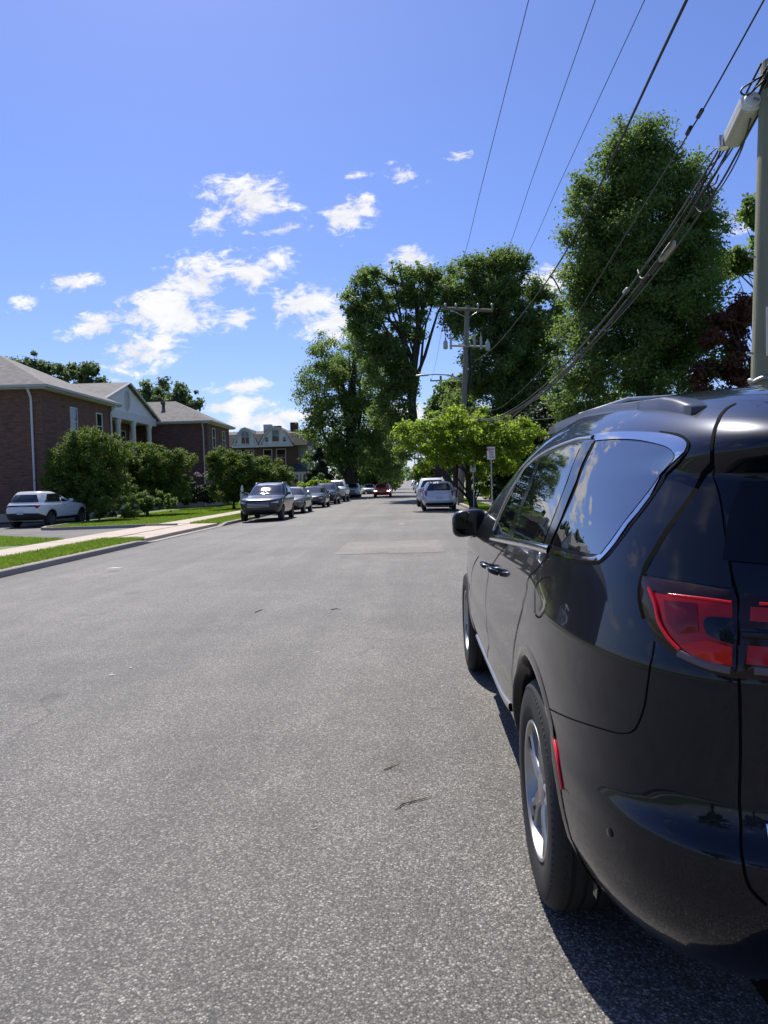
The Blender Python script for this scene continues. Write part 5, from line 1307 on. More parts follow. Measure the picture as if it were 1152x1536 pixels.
tree('street_tree', 'low spreading yellow-green street tree beside the parking signs', t0, [rel(703, 735, 38.5, t0), rel(702, 710, 38.5, t0), rel(700, 685, 38.5, t0)], .17,
     [blob(700, 650, 70, 34, 38.5, 2.6), blob(650, 655, 46, 28, 38.5, 2.0), blob(615, 655, 26, 22, 38.5, 1.2), blob(755, 655, 52, 28, 38.5, 2.0), blob(790, 660, 26, 22, 38.5, 1.2), blob(690, 630, 44, 22, 38.5, 2), blob(645, 685, 34, 18, 38.5, 1.6), blob(715, 690, 50, 22, 38.5, 2), blob(760, 690, 28, 22, 38.5, 1.4)],
     L_LIGHT, 27000, .105, M_BARKD, per=.9, rc=(.28, .55), seed=10, limbs=26, flat=.6)
# dark yard behind the signs: evergreen mass and a bright shrub
bx_ = 7.6
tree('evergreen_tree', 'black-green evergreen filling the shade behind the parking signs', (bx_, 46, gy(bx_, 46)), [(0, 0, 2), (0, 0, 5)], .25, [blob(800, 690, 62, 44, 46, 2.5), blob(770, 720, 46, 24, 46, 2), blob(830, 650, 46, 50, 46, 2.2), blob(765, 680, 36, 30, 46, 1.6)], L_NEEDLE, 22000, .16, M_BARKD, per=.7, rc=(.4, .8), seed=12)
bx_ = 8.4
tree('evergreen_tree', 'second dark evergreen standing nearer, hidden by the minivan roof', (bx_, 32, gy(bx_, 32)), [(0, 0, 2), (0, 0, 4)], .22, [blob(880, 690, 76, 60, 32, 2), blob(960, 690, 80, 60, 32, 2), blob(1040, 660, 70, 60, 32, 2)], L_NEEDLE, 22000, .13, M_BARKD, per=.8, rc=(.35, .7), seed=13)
bx_ = float(at(722, 720, 44)[0])
tree('round_shrub', 'sunlit yellow-green shrub glowing between the sign posts', (bx_, 44, gy(bx_, 44)), None, 0, [blob(722, 726, 13, 19, 44), blob(728, 738, 8, 9, 44)], L_LIGHT, 2600, .10, per=2.5, rc=(.16, .3), seed=14, cat='shrub')
# trees farther along the right kerb
bx_ = 4.5
tree('street_tree', 'rounded olive-green tree down the right side past the white SUV', (bx_, 105, gy(bx_, 105)), [(0, 0, 1.5), (0, 0, 3.2)], .25, [blob(646, 706, 20, 20, 105), blob(660, 712, 18, 18, 105), blob(632, 712, 12, 14, 105)], L_LIGHT, 4500, .28, per=.6, rc=(.5, .9), seed=15)
for i, (px, d, lab) in enumerate([(668, 86, 'dark tree trunk and crown behind the leaning street tree'), (684, 74, 'mid-green tree behind the mid-street utility pole')]):
    bx_ = float(at(px, 720, d)[0])
    tree('street_tree', lab, (bx_, d, gy(bx_, d)), [(0, 0, 2), (0, 0, 5)], .3, [blob(px + 8, 640, 34, 50, d), blob(px + 22, 690, 34, 30, d), blob(px + 4, 600, 24, 34, d)], L_DEEP, 7000, .3, M_BARKD, per=.35, rc=(.6, 1.1), seed=20 + i)
# --- left side
bx_ = float(at(527, 720, 84)[0])
t0 = np.array([bx_, 84, gy(bx_, 84)])
tree('street_tree', 'large full tree on the left side of the street with dark upright trunk', t0, [rel(527, 715, 84, t0), rel(527, 690, 84, t0), rel(525, 650, 84, t0), rel(522, 600, 84, t0)], .75,
     [blob(515, 535, 52, 38, 84), blob(490, 575, 44, 36, 84), blob(545, 580, 48, 50, 84), blob(470, 600, 28, 24, 84), blob(520, 630, 60, 40, 84), blob(570, 640, 32, 46, 84), blob(485, 650, 40, 30, 84), blob(540, 680, 56, 30, 84), blob(500, 690, 40, 24, 84), blob(585, 700, 22, 30, 84)],
     L_MID, 58000, .165, M_BARKD, per=.36, rc=(.8, 1.4), seed=25, limbs=26, inner=.2)
bx_ = float(at(556, 720, 112)[0])
tree('street_tree', 'shadowy tree behind the large left tree, over the white SUV', (bx_, 112, gy(bx_, 112)), [(0, 0, 3), (0, 0, 7)], .45, [blob(560, 690, 34, 40, 112), blob(580, 660, 26, 36, 112), blob(545, 710, 30, 26, 112), blob(585, 705, 16, 28, 112)], L_DEEP, 12000, .34, M_BARKD, per=.25, rc=(.8, 1.4), seed=26)
bx_ = float(at(585, 720, 150)[0])
tree('street_tree', 'dark tree far down the left side above the red sedan', (bx_, 150, gy(bx_, 150)), [(0, 0, 3), (0, 0, 7)], .45, [blob(588, 695, 18, 24, 150), blob(578, 705, 22, 20, 150), blob(596, 712, 8, 12, 150)], L_DEEP, 7000, .4, M_BARKD, per=.22, rc=(.9, 1.5), seed=27)
b_ = at(480, 735, 72)
tree('conifer', 'dark conical evergreen beside the twin house porch', (b_[0], 72, gy(b_[0], 72)), [(0, 0, 2), (0, 0, 4)], .15, [blob(478, 718, 17, 18, 72), blob(479, 698, 12, 18, 72), blob(480, 684, 6, 12, 72), blob(492, 722, 10, 12, 72)], L_NEEDLE, 9000, .17, M_BARKD, per=.9, rc=(.3, .55), seed=28)
b_ = at(482, 728, 66)
tree('round_shrub', 'pale green rounded shrub in front of the conifer', (b_[0], 66, gy(b_[0], 66)), None, 0, [blob(479, 718, 8, 7, 66), blob(483, 724, 8, 6, 66)], L_BLUE, 1600, .14, per=2, rc=(.18, .3), seed=29, cat='shrub')
b_ = at(478, 730, 62)
tree('hedge', 'clipped bright green hedge behind the dark grey sedan and navy SUV', (b_[0], 62, gy(b_[0], 62)), None, 0, [blob(470, 728, 14, 7, 62, .7), blob(488, 728, 12, 7, 62, .7), blob(455, 728, 12, 8, 62, .7)], L_LIGHT, 5200, .10, per=2.2, rc=(.2, .32), seed=30, cat='hedge')
# trees behind the brick blocks
for i, (lab, d, bl, n) in enumerate([('hazy green treetop behind the roof of the nearest brick block', 78, [(56, 545, 22, 14), (90, 560, 26, 18), (125, 560, 24, 16), (140, 575, 22, 16), (20, 555, 30, 22)], 9000),
                                     ('rounded treetop behind the white pediment and farther roof', 88, [(245, 590, 36, 22), (270, 595, 24, 22), (222, 596, 24, 22), (290, 606, 12, 14), (250, 610, 40, 20)], 9000)]):
    px = bl[1][0]; bx_ = float(at(px, 700, d)[0])
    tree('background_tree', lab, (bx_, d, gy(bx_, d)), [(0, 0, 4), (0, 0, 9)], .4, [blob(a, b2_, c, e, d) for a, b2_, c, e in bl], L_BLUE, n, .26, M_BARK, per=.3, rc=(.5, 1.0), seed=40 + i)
# shrubs along the brick blocks
def shrub(name, lab, px, d, bl, lm, n, leaf=.085, seed=50, cat='shrub', per=1.6, rc=(.2, .42), stems=True):
    bx_ = float(at(px, 740, d)[0])
    return tree(name, lab, (bx_, d, gy(bx_, d)), [(0, 0, .5), (.05, 0, 1.2), (0, .1, 2.0)] if stems else None, .07, [blob(*q) for q in bl], lm, n, leaf, M_BARKD, per=per, rc=rc, seed=seed, cat=cat, limbs=14, trunk_name='stem')
shrub('big_shrub', 'tall arching shrub in front of the nearest block\'s street wall', 130, 37, [(110, 685, 36, 30, 37, 1.3), (140, 665, 36, 24, 37, 1.3), (95, 710, 30, 30, 37, 1.2), (150, 695, 42, 30, 37, 1.3), (175, 670, 24, 20, 37, 1.1), (120, 735, 46, 32, 37, 1.4), (160, 735, 44, 32, 37, 1.4), (90, 740, 26, 28, 37, 1.2), (125, 705, 50, 36, 37, 1.4)], L_SHRUB, 60000, .07, 51, per=2.6)
shrub('big_shrub', 'tall leafy shrub hiding the feet of the white columns', 220, 42, [(215, 690, 36, 26, 42, 1.3), (250, 690, 34, 24, 42, 1.2), (275, 690, 18, 16, 42, .8), (205, 715, 34, 30, 42, 1.3), (240, 720, 32, 22, 42, 1.2), (190, 700, 26, 26, 42, 1.1), (262, 710, 26, 24, 42, 1), (225, 735, 48, 26, 42, 1.3), (262, 735, 26, 22, 42, 1.1), (235, 705, 44, 30, 42, 1.3)], L_SHRUB, 52000, .075, 52, per=2.6)
shrub('low_shrub', 'low rounded shrub at the lawn edge under the first tall shrub', 170, 35.2, [(170, 760, 34, 16, 35.2, .9), (145, 762, 20, 14, 35.2, .7), (195, 762, 16, 14, 35.2, .6)], L_SHRUB, 8000, .06, 53, per=3, rc=(.14, .26), stems=False)
shrub('low_shrub', 'dark clipped shrub by the entrance path, right of the others', 235, 39, [(230, 752, 34, 16, 39, .9), (258, 752, 14, 14, 39, .6), (215, 755, 22, 14, 39, .7)], L_DEEP, 8000, .06, 54, per=3, rc=(.14, .26), stems=False)
shrub('big_shrub', 'broad shrub before the farther brick block, left of the parked cars', 350, 48, [(335, 688, 22, 16, 48, 1.0), (360, 700, 40, 22, 48, 1.4), (395, 705, 36, 20, 48, 1.3), (425, 712, 18, 14, 48, .9), (350, 725, 34, 22, 48, 1.3), (385, 728, 42, 18, 48, 1.3), (322, 690, 10, 10, 48, .5), (415, 730, 26, 20, 48, 1), (370, 715, 56, 26, 48, 1.4), (345, 738, 34, 16, 48, 1.2), (390, 740, 50, 14, 48, 1.2)], L_SHRUB, 52000, .085, 55, per=2.4)
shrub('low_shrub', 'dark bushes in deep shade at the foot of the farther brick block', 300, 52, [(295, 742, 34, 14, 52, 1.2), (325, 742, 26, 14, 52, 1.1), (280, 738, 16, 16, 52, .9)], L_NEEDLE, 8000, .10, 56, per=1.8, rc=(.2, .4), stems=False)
bx_, by_ = -16.4, 51.5
tree('flowering_shrub', 'small pale-pink flowering shrub against the farther dark brick wall', (float(at(306, 730, 55)[0]), 55, gy(-14, 55)), None, 0, [blob(306, 713, 5, 3.5, 55, .25), blob(296, 711, 4, 3, 55, .2)], leaf_mat('pale blossom', (.55, .50, .50), (.4, .36, .36), .3), 130, .06, per=5, rc=(.12, .2), seed=57, cat='shrub')
# distant wood closing the street
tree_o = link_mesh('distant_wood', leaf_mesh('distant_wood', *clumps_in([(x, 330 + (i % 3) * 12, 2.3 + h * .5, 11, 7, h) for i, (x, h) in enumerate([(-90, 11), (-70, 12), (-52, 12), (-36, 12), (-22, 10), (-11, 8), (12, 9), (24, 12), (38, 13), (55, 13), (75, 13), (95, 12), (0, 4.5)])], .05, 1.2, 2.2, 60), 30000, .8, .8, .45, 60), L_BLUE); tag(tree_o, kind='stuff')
# unseen trees added behind the viewer for the minivan's reflections
for i, (x, y, h) in enumerate([(-15, -14, 9), (-13, -34, 10), (10, -22, 9), (6, -42, 10)]):
    tree('shade_tree', ['leafy tree on the left lawn behind the viewer', 'second leafy tree farther behind on the left', 'leafy tree on the right lawn behind the viewer', 'leafy tree farthest behind on the right'][i], (x, y, gy(x, y)), [(0, 0, 2), (0, 0, 5)], .3, [(x, y, h * .62, 4, 4, h * .36), (x + 2.5, y + 1, h * .5, 2.6, 2.6, 2.4), (x - 2, y - 1, h * .52, 2.8, 2.8, 2.6)], L_MID, 5000, .35, per=.25, rc=(.6, 1.1), seed=70 + i)
# ================================================================== poles, wires, signs
def wood_mat(name, col):
    m, nt, b = new_mat(name); co = objco(nt); mp = nd(nt, 'ShaderNodeMapping'); nt.links.new(co, mp.inputs[0]); mp.inputs[3].default_value = (26, 26, .8)
    n = noise(nt, 1.0, 7, .6, mp.outputs[0], .25); k = noise(nt, 1.3, 4, .6, co)
    c = mixc(nt, mixc(nt, [x * .6 for x in col], [x * 1.3 for x in col], n), (col[0] * .75, col[1] * .7, col[2] * .65), mth(nt, 'MULTIPLY', k, .6))
    nt.links.new(c, b.inputs['Base Color']); b.inputs['Roughness'].default_value = .9; bump(nt, b, n, .8, .015); return m
M_POLE = wood_mat('greenish weathered pole', (.28, .285, .195)); M_POLE2 = wood_mat('grey weathered pole', (.24, .22, .195))
M_WIRE = plain('black cable', (.012, .012, .013), .5, 0, .2, 3); M_WIREG = plain('weathered aluminium cable', (.045, .044, .043), .5, .2, .2, 3)
M_CER = plain('grey porcelain', (.42, .43, .44), .35, 0, .1, 8)
M_STEEL = plain('galvanised steel', (.38, .39, .40), .42, .8, .15, 6)

# near pole
YP = 7.2
pb = at(1128, 600, YP) + np.array([.145, 0, 0]); ptp = at(1141, 170, YP) + np.array([.128, 0, 0]); dl = (ptp - pb) / (ptp[2] - pb[2])
base = pb - dl * pb[2]; base[2] = 0
PZ = 5.25
pole = thing('utility_pole', 'greenish wooden utility pole at the right edge, right behind the minivan', 'utility pole', (base[0], YP, 0))
pm = MB(); pm.tube([dl * z for z in (-.3, 0, 1, 2, 3, 4, 4.8, PZ)], [.168, .163, .156, .150, .146, .142, .136, .132], 28); pm.build('post', M_POLE, pole, 60)
def pz(z): return dl * z          # pole axis (own metres)
for z, dy in ((3.45, -.16), (4.9, -.15), (2.55, -.16)):
    st = MB(); q = pz(z); st.tube([(q[0] - .16, -.03, z), (q[0] - .23, -.05, z + .01)], .011, 6); st.build('pole_step', M_STEEL, pole, 60)
cl_ = MB(); q = pz(2.32); cl_.tube([(q[0] + .158 * math.cos(a), .158 * math.sin(a), 2.3 + .012 * math.sin(5 * a)) for a in np.linspace(0, 2 * PI, 30)], .02, 6, caps=False); cl_.build('pole_band', M_STEEL, pole, 60)
br = MB(); q = pz(5.05); br.bbox(q[0] - .13, q[0] + .05, -.19, -.11, 4.85, 5.2, .02); br.build('cable_bracket', M_BLACK, pole)
sg = thing('parking_sign', 'red and white parking sign fixed to the near wooden pole, cut by the photo edge', 'sign', (at(1149.5, 497, YP - .17)[0] + .155, YP - .17, at(1149.5, 497, YP - .17)[2]))
s = MB(); s.bbox(-.155, .155, -.003, .003, -.225, .225, .002); s.build('plate', M_TRIM, sg)
s = MB(); s.bbox(-.138, .138, -.0065, -.0035, -.205, .205, .001); s.build('red_field', plain('sign red', (.42, .03, .04), .5), sg)

# mid-street pole with the switch gear
YM = 46.0
pt_ = at(701, 462, YM); pbm = at(691, 752, YM); base2 = pbm + (pt_ - pbm) * ((0 - pbm[2]) / (pt_[2] - pbm[2])); base2[2] = gy(base2[0], YM)
p2 = thing('utility_pole', 'grey leaning utility pole with double crossarm and switch gear in mid-street', 'utility pole', tuple(base2))
H2 = pt_[2] - base2[2]; ld = (pt_ - base2) / H2
m = MB(); m.tube([ld * z for z in (-.3, 0, 3, 6, 9, H2 + .15)], [.20, .195, .18, .165, .15, .135], 16); m.build('post', M_POLE2, p2, 60)
def q2(px, py): return at(px, py, YM) - base2
zA = q2(701, 465)[2]; xA = q2(701, 465)[0]
for dy in (-.2, .12):
    m = MB(); a_, b_ = q2(667, 463), q2(739, 466); m.tube([(a_[0], dy, a_[2]), (b_[0], dy, b_[2])], .075, 4); m.build('crossarm', M_POLE2, p2)
m = MB(); m.tube([(xA - .95, -.24, zA - .05), (xA, -.2, zA - .55), (xA + .8, -.24, zA - .05)], .028, 6); m.build('arm_brace', M_STEEL, p2, 60)
for px in (668, 684, 717, 738):
    m = MB(); c = q2(px, 464); m.lathe([(.03, 0), (.03, .12), (.08, .13), (.06, .18), (.09, .2), (.05, .28), (0, .3)], (c[0], -.04, c[2] + .07), 'z', 12); m.build('insulator', M_CER, p2, 60)
m = MB(); a_, b_ = q2(674, 519), q2(732, 521); m.tube([(a_[0], -.15, a_[2]), (b_[0], -.15, b_[2])], .07, 6); m.build('equipment_arm', M_STEEL, p2, 60)
for px, py in ((668, 518), (731, 520)):
    m = MB(); c = q2(px, py); m.lathe([(0, -.28), (.10, -.27), (.14, -.22), (.14, .16), (.11, .24), (.05, .28), (.045, .42), (0, .43)], (c[0], -.2, c[2]), 'z', 18); m.build('switch_canister', M_CER, p2, 60)
for px, py in ((676, 515), (711, 512), (721, 515)):
    m = MB(); c = q2(px, py); pr_ = []
    for k in range(11): pr_ += [(.05 + .035 * (k % 2), -.4 + k * .075)]
    m.lathe([(0, -.42)] + pr_ + [(.02, .42), (.02, .62), (0, .63)], (c[0], -.22, c[2]), 'z', 12); m.build('insulator_stack', M_CER, p2, 50)
for (a, b, c) in (((665, 484), (667, 500), (669, 512)), ((672, 484), (677, 492), (678, 505)), ((733, 475), (732, 490), (731, 512)), ((712, 478), (709, 495), (711, 505))):
    m = MB(); m.tube([q2(*a) + [0, -.2, 0], q2(*b) + [0, -.25, 0], q2(*c) + [0, -.2, 0]], .02, 6); m.build('jumper_wire', M_WIRE, p2, 60)
m = MB(); m.tube([q2(704, 520) + [0, .1, 0], q2(705, 560) + [.05, .12, 0], q2(700, 590) + [.03, .1, 0]], .10, 8); m.build('cable_riser', M_BLACK, p2, 60)
lt = MB(); lt.tube([q2(693, 572), q2(684, 566), q2(672, 562.5), q2(655, 561.5), q2(640, 562)], [.05, .045, .04, .04, .035], 8); lt.build('lamp_arm', M_STEEL, p2, 60)
hd = MB(); c = q2(634, 562.5); hd.add([], []); hd.lathe([(0, -.42), (.08, -.4), (.13, -.1), (.12, .2), (.06, .38), (0, .4)], (c[0], 0, c[2] - .02), 'x', 12); hd.v = [(x if True else 0, y, c[2] - .02 + (z - c[2] + .02) * .5) for x, y, z in hd.v]; hd.build('street_lamp_head', M_STEEL, p2, 60)

# farther poles
def far_pole(px, py_top, d, lab, arm=True):
    t = at(px, py_top, d); x = t[0]; z0 = gy(x, d); r = thing('utility_pole', lab, 'utility pole', (x, d, z0)); h = t[2] - z0
    m = MB(); m.tube([(0, 0, -.2), (0, 0, h * .5), (0, 0, h)], [.19, .16, .13], 12); m.build('post', M_POLE2, r, 60)
    if arm:
        m = MB(); m.bbox(-1.25, 1.25, -.22, -.1, h - .62, h - .48, .01); m.build('crossarm', M_POLE2, r)
        m = MB(); m.tube([(-.6, -.2, h - .6), (0, -.17, h - 1.05), (.6, -.2, h - .6)], .03, 6); m.build('arm_brace', M_STEEL, r)
        for dx in (-1.15, 1.15): m = MB(); m.lathe([(.04, 0), (.08, .1), (.05, .22), (0, .25)], (dx, -.16, h - .48), 'z', 10); m.build('insulator', M_CER, r, 60)
    return r
far_pole(661, 564, 88, 'utility pole with single crossarm farther along the street, under the lamp arm')
far_pole(627, 672, 180, 'tiny utility pole with crossarm far down the right side')
far_pole(622, 682, 240, 'tiniest farthest utility pole over the end of the street')

# --- wires: each one a thing
def wire(lab, pts, r, mat=None, name='power_line', n=40, group='overhead wires', cat='wire', back=None):
    """smooth run through points"""
    P = smooth_poly(pts, max(4, n // len(pts)), False)
    if back is not None:      # straight on over the viewer to the next pole
        b_ = np.array(back, float); d_ = P[0] - P[1]; d_ /= np.linalg.norm(d_); L_ = np.linalg.norm(b_ - P[0]); c1 = P[0] + d_ * L_ * .4
        P = [(1 - t) ** 2 * b_ + 2 * t * (1 - t) * c1 + t * t * P[0] for t in np.linspace(0, .985, 24)] + P
    m = MB(); m.tube(P, r, 6)
    o = m.build(name, mat or M_WIRE, None, 180); tag(o, lab, cat, group); return o
def span3(a, b, sag, n=14):
    a, b = np.array(a, float), np.array(b, float); return [a + (b - a) * t - np.array([0, 0, sag * 4 * t * (1 - t)]) for t in np.linspace(0, 1, n)]
W = lambda px, py, d: at(px, py, d)
BACK = []
for px0, px1, py1, dd, arm, lab in ((793, 693, 395, 14.2, 668, 'leftmost thin power wire dropping to the left end of the crossarm'), (893, 757, 385, 13.6, 717, 'middle thin power wire against the blue sky'), (967, 785, 392, 13.3, 738, 'right thin power wire just left of the tall oval tree')):
    top = W(px0, 0, dd); e = at(arm, 460, YM); mid = W(px1, py1, 31)
    st_ = top + (top - mid) * ((dd + 33) / (31 - dd)); st_[2] = 11.1
    BACK.append(st_); wire(lab, [top, (top + mid) / 2 * np.array([1, 1, 1]) - [0, 0, .0], mid, e], .0085, back=st_)
pbk = thing('utility_pole', 'tall utility pole with crossarm on the right side behind the viewer', 'utility pole', (3.5, -33, 0))
m = MB(); m.tube([(0, 0, -.3), (0, 0, 6), (0, 0, 11.6)], [.18, .15, .12], 16); m.build('post', M_POLE2, pbk, 60)
m = MB(); bx0, bx1 = min(q[0] for q in BACK) - 3.6, max(q[0] for q in BACK) - 3.4; m.bbox(bx0, bx1, -.2, -.08, 10.9, 11.04, .01); m.build('crossarm', M_POLE2, pbk)
wire('thick twisted service cable crossing in front of the tall oval tree', [W(1030, 0, 8.8), W(985, 95, 10.2), W(930, 213, 12.6), W(872, 335, 16.0), W(825, 415, 21), W(775, 482, 29), W(740, 522, 37), W(708, 545, YM)], .021, n=60, back=(3.3, -33, 8.6))
wire('clamp and short tail on the thick service cable', [W(824, 413, 21), W(830, 418, 21), W(836, 428, 21), W(841, 440, 21), W(846, 452, 20)], .02, n=20, name='cable_tail')
wire('slim messenger wire carrying small clamps, right of the thick cable', [W(1146, 0, 7.1), W(1073, 132, 8.3), W(1030, 205, 9.1), W(940, 350, 11.6), W(870, 465, 15), W(820, 545, 18.6), W(775, 592, 25), W(740, 615, 33), W(704, 610, YM)], .010, n=70, back=(3.5, -33, 7.8))
for (a, b, lab) in (((1053, 168), (1047, 178), 'small black clamp box on the messenger wire, upper'), ((1036, 194), (1031, 203), 'small black clamp box on the messenger wire, lower')):
    pA, pB = W(*a, 8.8), W(*b, 9.0); m = MB(); m.tube([pA + [0, 0, .02], pB + [0, 0, .02]], .028, 6); tag(m.build('cable_clamp', M_BLACK), lab, 'cable clamp')
# telecom bundle: several strands wound along one sagging line
core = [(1150, 92, 7.05), (1120, 155, 7.4), (1090, 208, 7.9), (1060, 262, 8.5), (1000, 355, 9.9), (940, 440, 11.6), (880, 513, 14.4), (840, 556, 17.2), (800, 592, 20.6), (765, 616, 26), (735, 628, 32), (708, 626, 41), (698, 620, YM)]
strands = [(.0, .0, .012, M_WIRE, 'uppermost black telephone cable of the sagging bundle'), (-.05, -.03, .011, M_WIREG, 'grey telephone cable along the bundle'), (.06, -.07, .015, M_WIRE, 'thick black telephone cable of the bundle'), (.02, -.13, .009, M_WIRE, 'thin lower telephone cable of the bundle'), (.09, -.17, .012, M_WIREG, 'lowest grey telephone cable of the bundle')]
for i, (dx, dz, r, mt, lab) in enumerate(strands):
    rg = np.random.default_rng(90 + i); pts = []
    for j, (px, py, d) in enumerate(core):
        k = 1.0 if j < 6 else .75; p = W(px, py, d) + np.array([dx * k, 0, dz * k]) + np.array([rg.normal(0, .018), 0, rg.normal(0, .018)]) * (j < 7); pts.append(p)
    wire(lab, pts, r, mt, 'telephone_cable', 90)
def loop(lab, pts, r=.009, mat=None): return wire(lab, [W(*p) for p in pts], r, mat, 'cable_loop', 40, 'slack cable loops by the near pole', 'cable')
loop('slack loop of black cable curling left of the pole top', [(1146, 112, 7.1), (1130, 122, 7.15), (1114, 132, 7.2), (1112, 140, 7.2), (1122, 142, 7.2), (1136, 130, 7.15), (1148, 118, 7.1)])
loop('long slack cable hanging below the white splice case', [(1098, 200, 7.8), (1082, 232, 8.2), (1062, 252, 8.5), (1052, 268, 8.7), (1056, 280, 8.7), (1072, 276, 8.5), (1078, 262, 8.4)])
loop('hoop of coiled cable at the middle of the bundle', [(1052, 275, 8.8), (1044, 290, 8.9), (1042, 305, 9.0), (1050, 318, 8.9), (1060, 312, 8.8), (1064, 292, 8.7), (1058, 278, 8.7)], .011)
loop('second coiled hoop right beside the first', [(1058, 270, 8.7), (1050, 286, 8.8), (1049, 302, 8.9), (1056, 315, 8.9), (1066, 306, 8.7), (1068, 286, 8.6), (1060, 272, 8.7)], .010)
loop('thin black drop wire bowed above the bundle', [(1090, 215, 7.9), (1070, 226, 8.2), (1056, 244, 8.5), (1046, 262, 8.8), (1030, 300, 9.2), (1010, 335, 9.6)], .007)
loop('low drooping wire beneath the bundle near the pole', [(1126, 178, 7.3), (1112, 225, 7.7), (1090, 268, 8.1), (1068, 298, 8.6), (1040, 325, 9.1)], .008)
loop('pale cable wriggling below the grey splice sleeve', [(958, 430, 11.2), (960, 418, 11.1), (957, 405, 11.2), (962, 418, 11), (975, 412, 10.8), (984, 400, 10.5), (992, 388, 10.3)], .014, M_WIREG)
# ribbed white splice case on the bundle
a_, b_ = W(1130, 148, 7.2), W(1100, 210, 7.8); ax = (b_ - a_) / np.linalg.norm(b_ - a_); L_ = np.linalg.norm(b_ - a_)
sc = thing('splice_case', 'white ribbed cable splice case hanging from the bundle by the near pole', 'cable splice case', tuple(a_)); m = MB(); prof = []
nn_ = 24
for k in range(nn_):
    z_ = L_ * (.03 + .94 * k / nn_); prof += [(.078, z_), (.078, z_ + L_ * .022), (.102, z_ + L_ * .026), (.102, z_ + L_ * .034)]
prof = [(0, 0), (.07, .005)] + prof + [(.07, L_ - .005), (0, L_)]
m.lathe(prof, axis='z', n=18); Mx = Vector(ax).to_track_quat('Z', 'Y').to_matrix(); m.v = [tuple(Mx @ Vector(v)) for v in m.v]; m.build('shell', plain('white plastic shell', (.80, .80, .78), .45, 0, .1, 10), sc, 30)
m = MB(); m.bbox(.05, .098, -.07, .07, L_ * .1, L_ * .98, .02); m.v = [tuple(Mx @ Vector(v)) for v in m.v]; m.build('side_cover', plain('beige plastic', (.52, .50, .44), .5), sc)
m = MB(); m.bbox(.03, .14, -.07, .07, L_ * .98, L_ * 1.12, .02); m.v = [tuple(Mx @ Vector(v)) for v in m.v]; m.build('end_box', M_SATIN, sc)
for (a, b, r_, lab) in (((1012, 362), (990, 392), .05, 'small pale splice sleeve lower on the bundle'), ((942, 433), (936, 440), .035, 'little white connector farther down the bundle')):
    pA, pB = W(*a, 10.0 if a[0] > 1000 else 11.6), W(*b, 10.3 if a[0] > 1000 else 11.8); m = MB(); m.tube([pA, pA + (pB - pA) * .15, pA + (pB - pA) * .85, pB], [.02, r_, r_, .02], 10); tag(m.build('splice_sleeve', plain('pale sleeve', (.36, .36, .34), .5), None, 60), lab, 'cable splice')
# wires beyond the mid pole
for lab, a, b, sag in (('thin wire from the switch gear down to the farther pole, left', at(667, 462, YM), at(645, 570, 88), .9), ('thin wire from the crossarm to the farther pole, right', at(738, 466, YM), at(677, 570, 88), .9), ('wire from the pole middle running to the farther pole', at(700, 545, YM), at(662, 590, 88), 1.0), ('wire behind the lamp arm running far along the street', at(661, 568, 88), at(627, 675, 180), 1.2)):
    wire(lab, span3(a, b, sag), .011)
wire('low cable dipping from the near bundle into the yellow-green street tree', [W(880, 520, 14.5), W(835, 572, 18), W(790, 608, 24), W(760, 630, 30), W(735, 632, 36), W(700, 625, YM)], .018, M_WIREG)
wire('house service drop running right behind the minivan roof', [W(690, 640, YM), W(900, 620, 36), W(1000, 602, 33), W(1090, 575, 31), W(1150, 540, 30)], .012, M_WIREG)

# --- parking signs on steel posts
def parking_sign(lab, px, py_top, py_bot, d, wpx):
    c = at(px, (py_top + py_bot) / 2, d); z0 = gy(c[0], d) if c[0] < 4.3 else gy(c[0], d)
    r = thing('parking_sign', lab, 'sign', (c[0], d, z0), 0, 'parking signs on steel posts'); w_ = wpx / FPX * d / 2; h_ = (py_bot - py_top) / FPX * d / 2; zc = c[2] - z0
    m = MB(); m.bbox(-.022, .022, -.012, .02, -.2, zc + h_ * .9, .005); m.build('post', M_STEEL, r)
    m = MB(); m.bbox(-w_, w_, -.022, -.015, zc - h_, zc + h_, .002); m.build('plate', plain('white sign sheet', (.68, .66, .66), .5, 0, .05), r)
    m = MB(); t = .008; 
    m.tube([(-w_ * .62 + .055 * math.cos(a), -.0245, zc + h_ * .62 + .055 * math.sin(a)) for a in np.linspace(0, 2 * PI, 18)], .013, 5, caps=False)
    m.box(-w_ * .62 - .04, -w_ * .62 + .04, -.0265, -.0225, zc + h_ * .60, zc + h_ * .66); m.box(-w_ * .2, w_ * .8, -.0255, -.0225, zc + h_ * .55, zc + h_ * .72); m.build('red_symbol', M_LRED, r)
    ink = plain('dark red ink', (.20, .04, .05), .6)
    m = MB()
    for q, (f0, f1) in enumerate(((-.45, .5), (-.4, .45), (-.5, .55))):
        z = zc + h_ * (.18 - q * .42); x = w_ * f0
        while x < w_ * f1: m.box(x, x + .026, -.0255, -.0225, z - .028, z + .028); x += .040
    m.build('lettering', ink, r)
    return r
parking_sign('nearer white parking sign with red symbol, taller post beside the minivan windscreen', 736.5, 670.5, 689, 28.5, 12)
parking_sign('farther white parking sign with red symbol, in front of the dark tree trunk', 709.5, 693, 707.5, 37.0, 8)

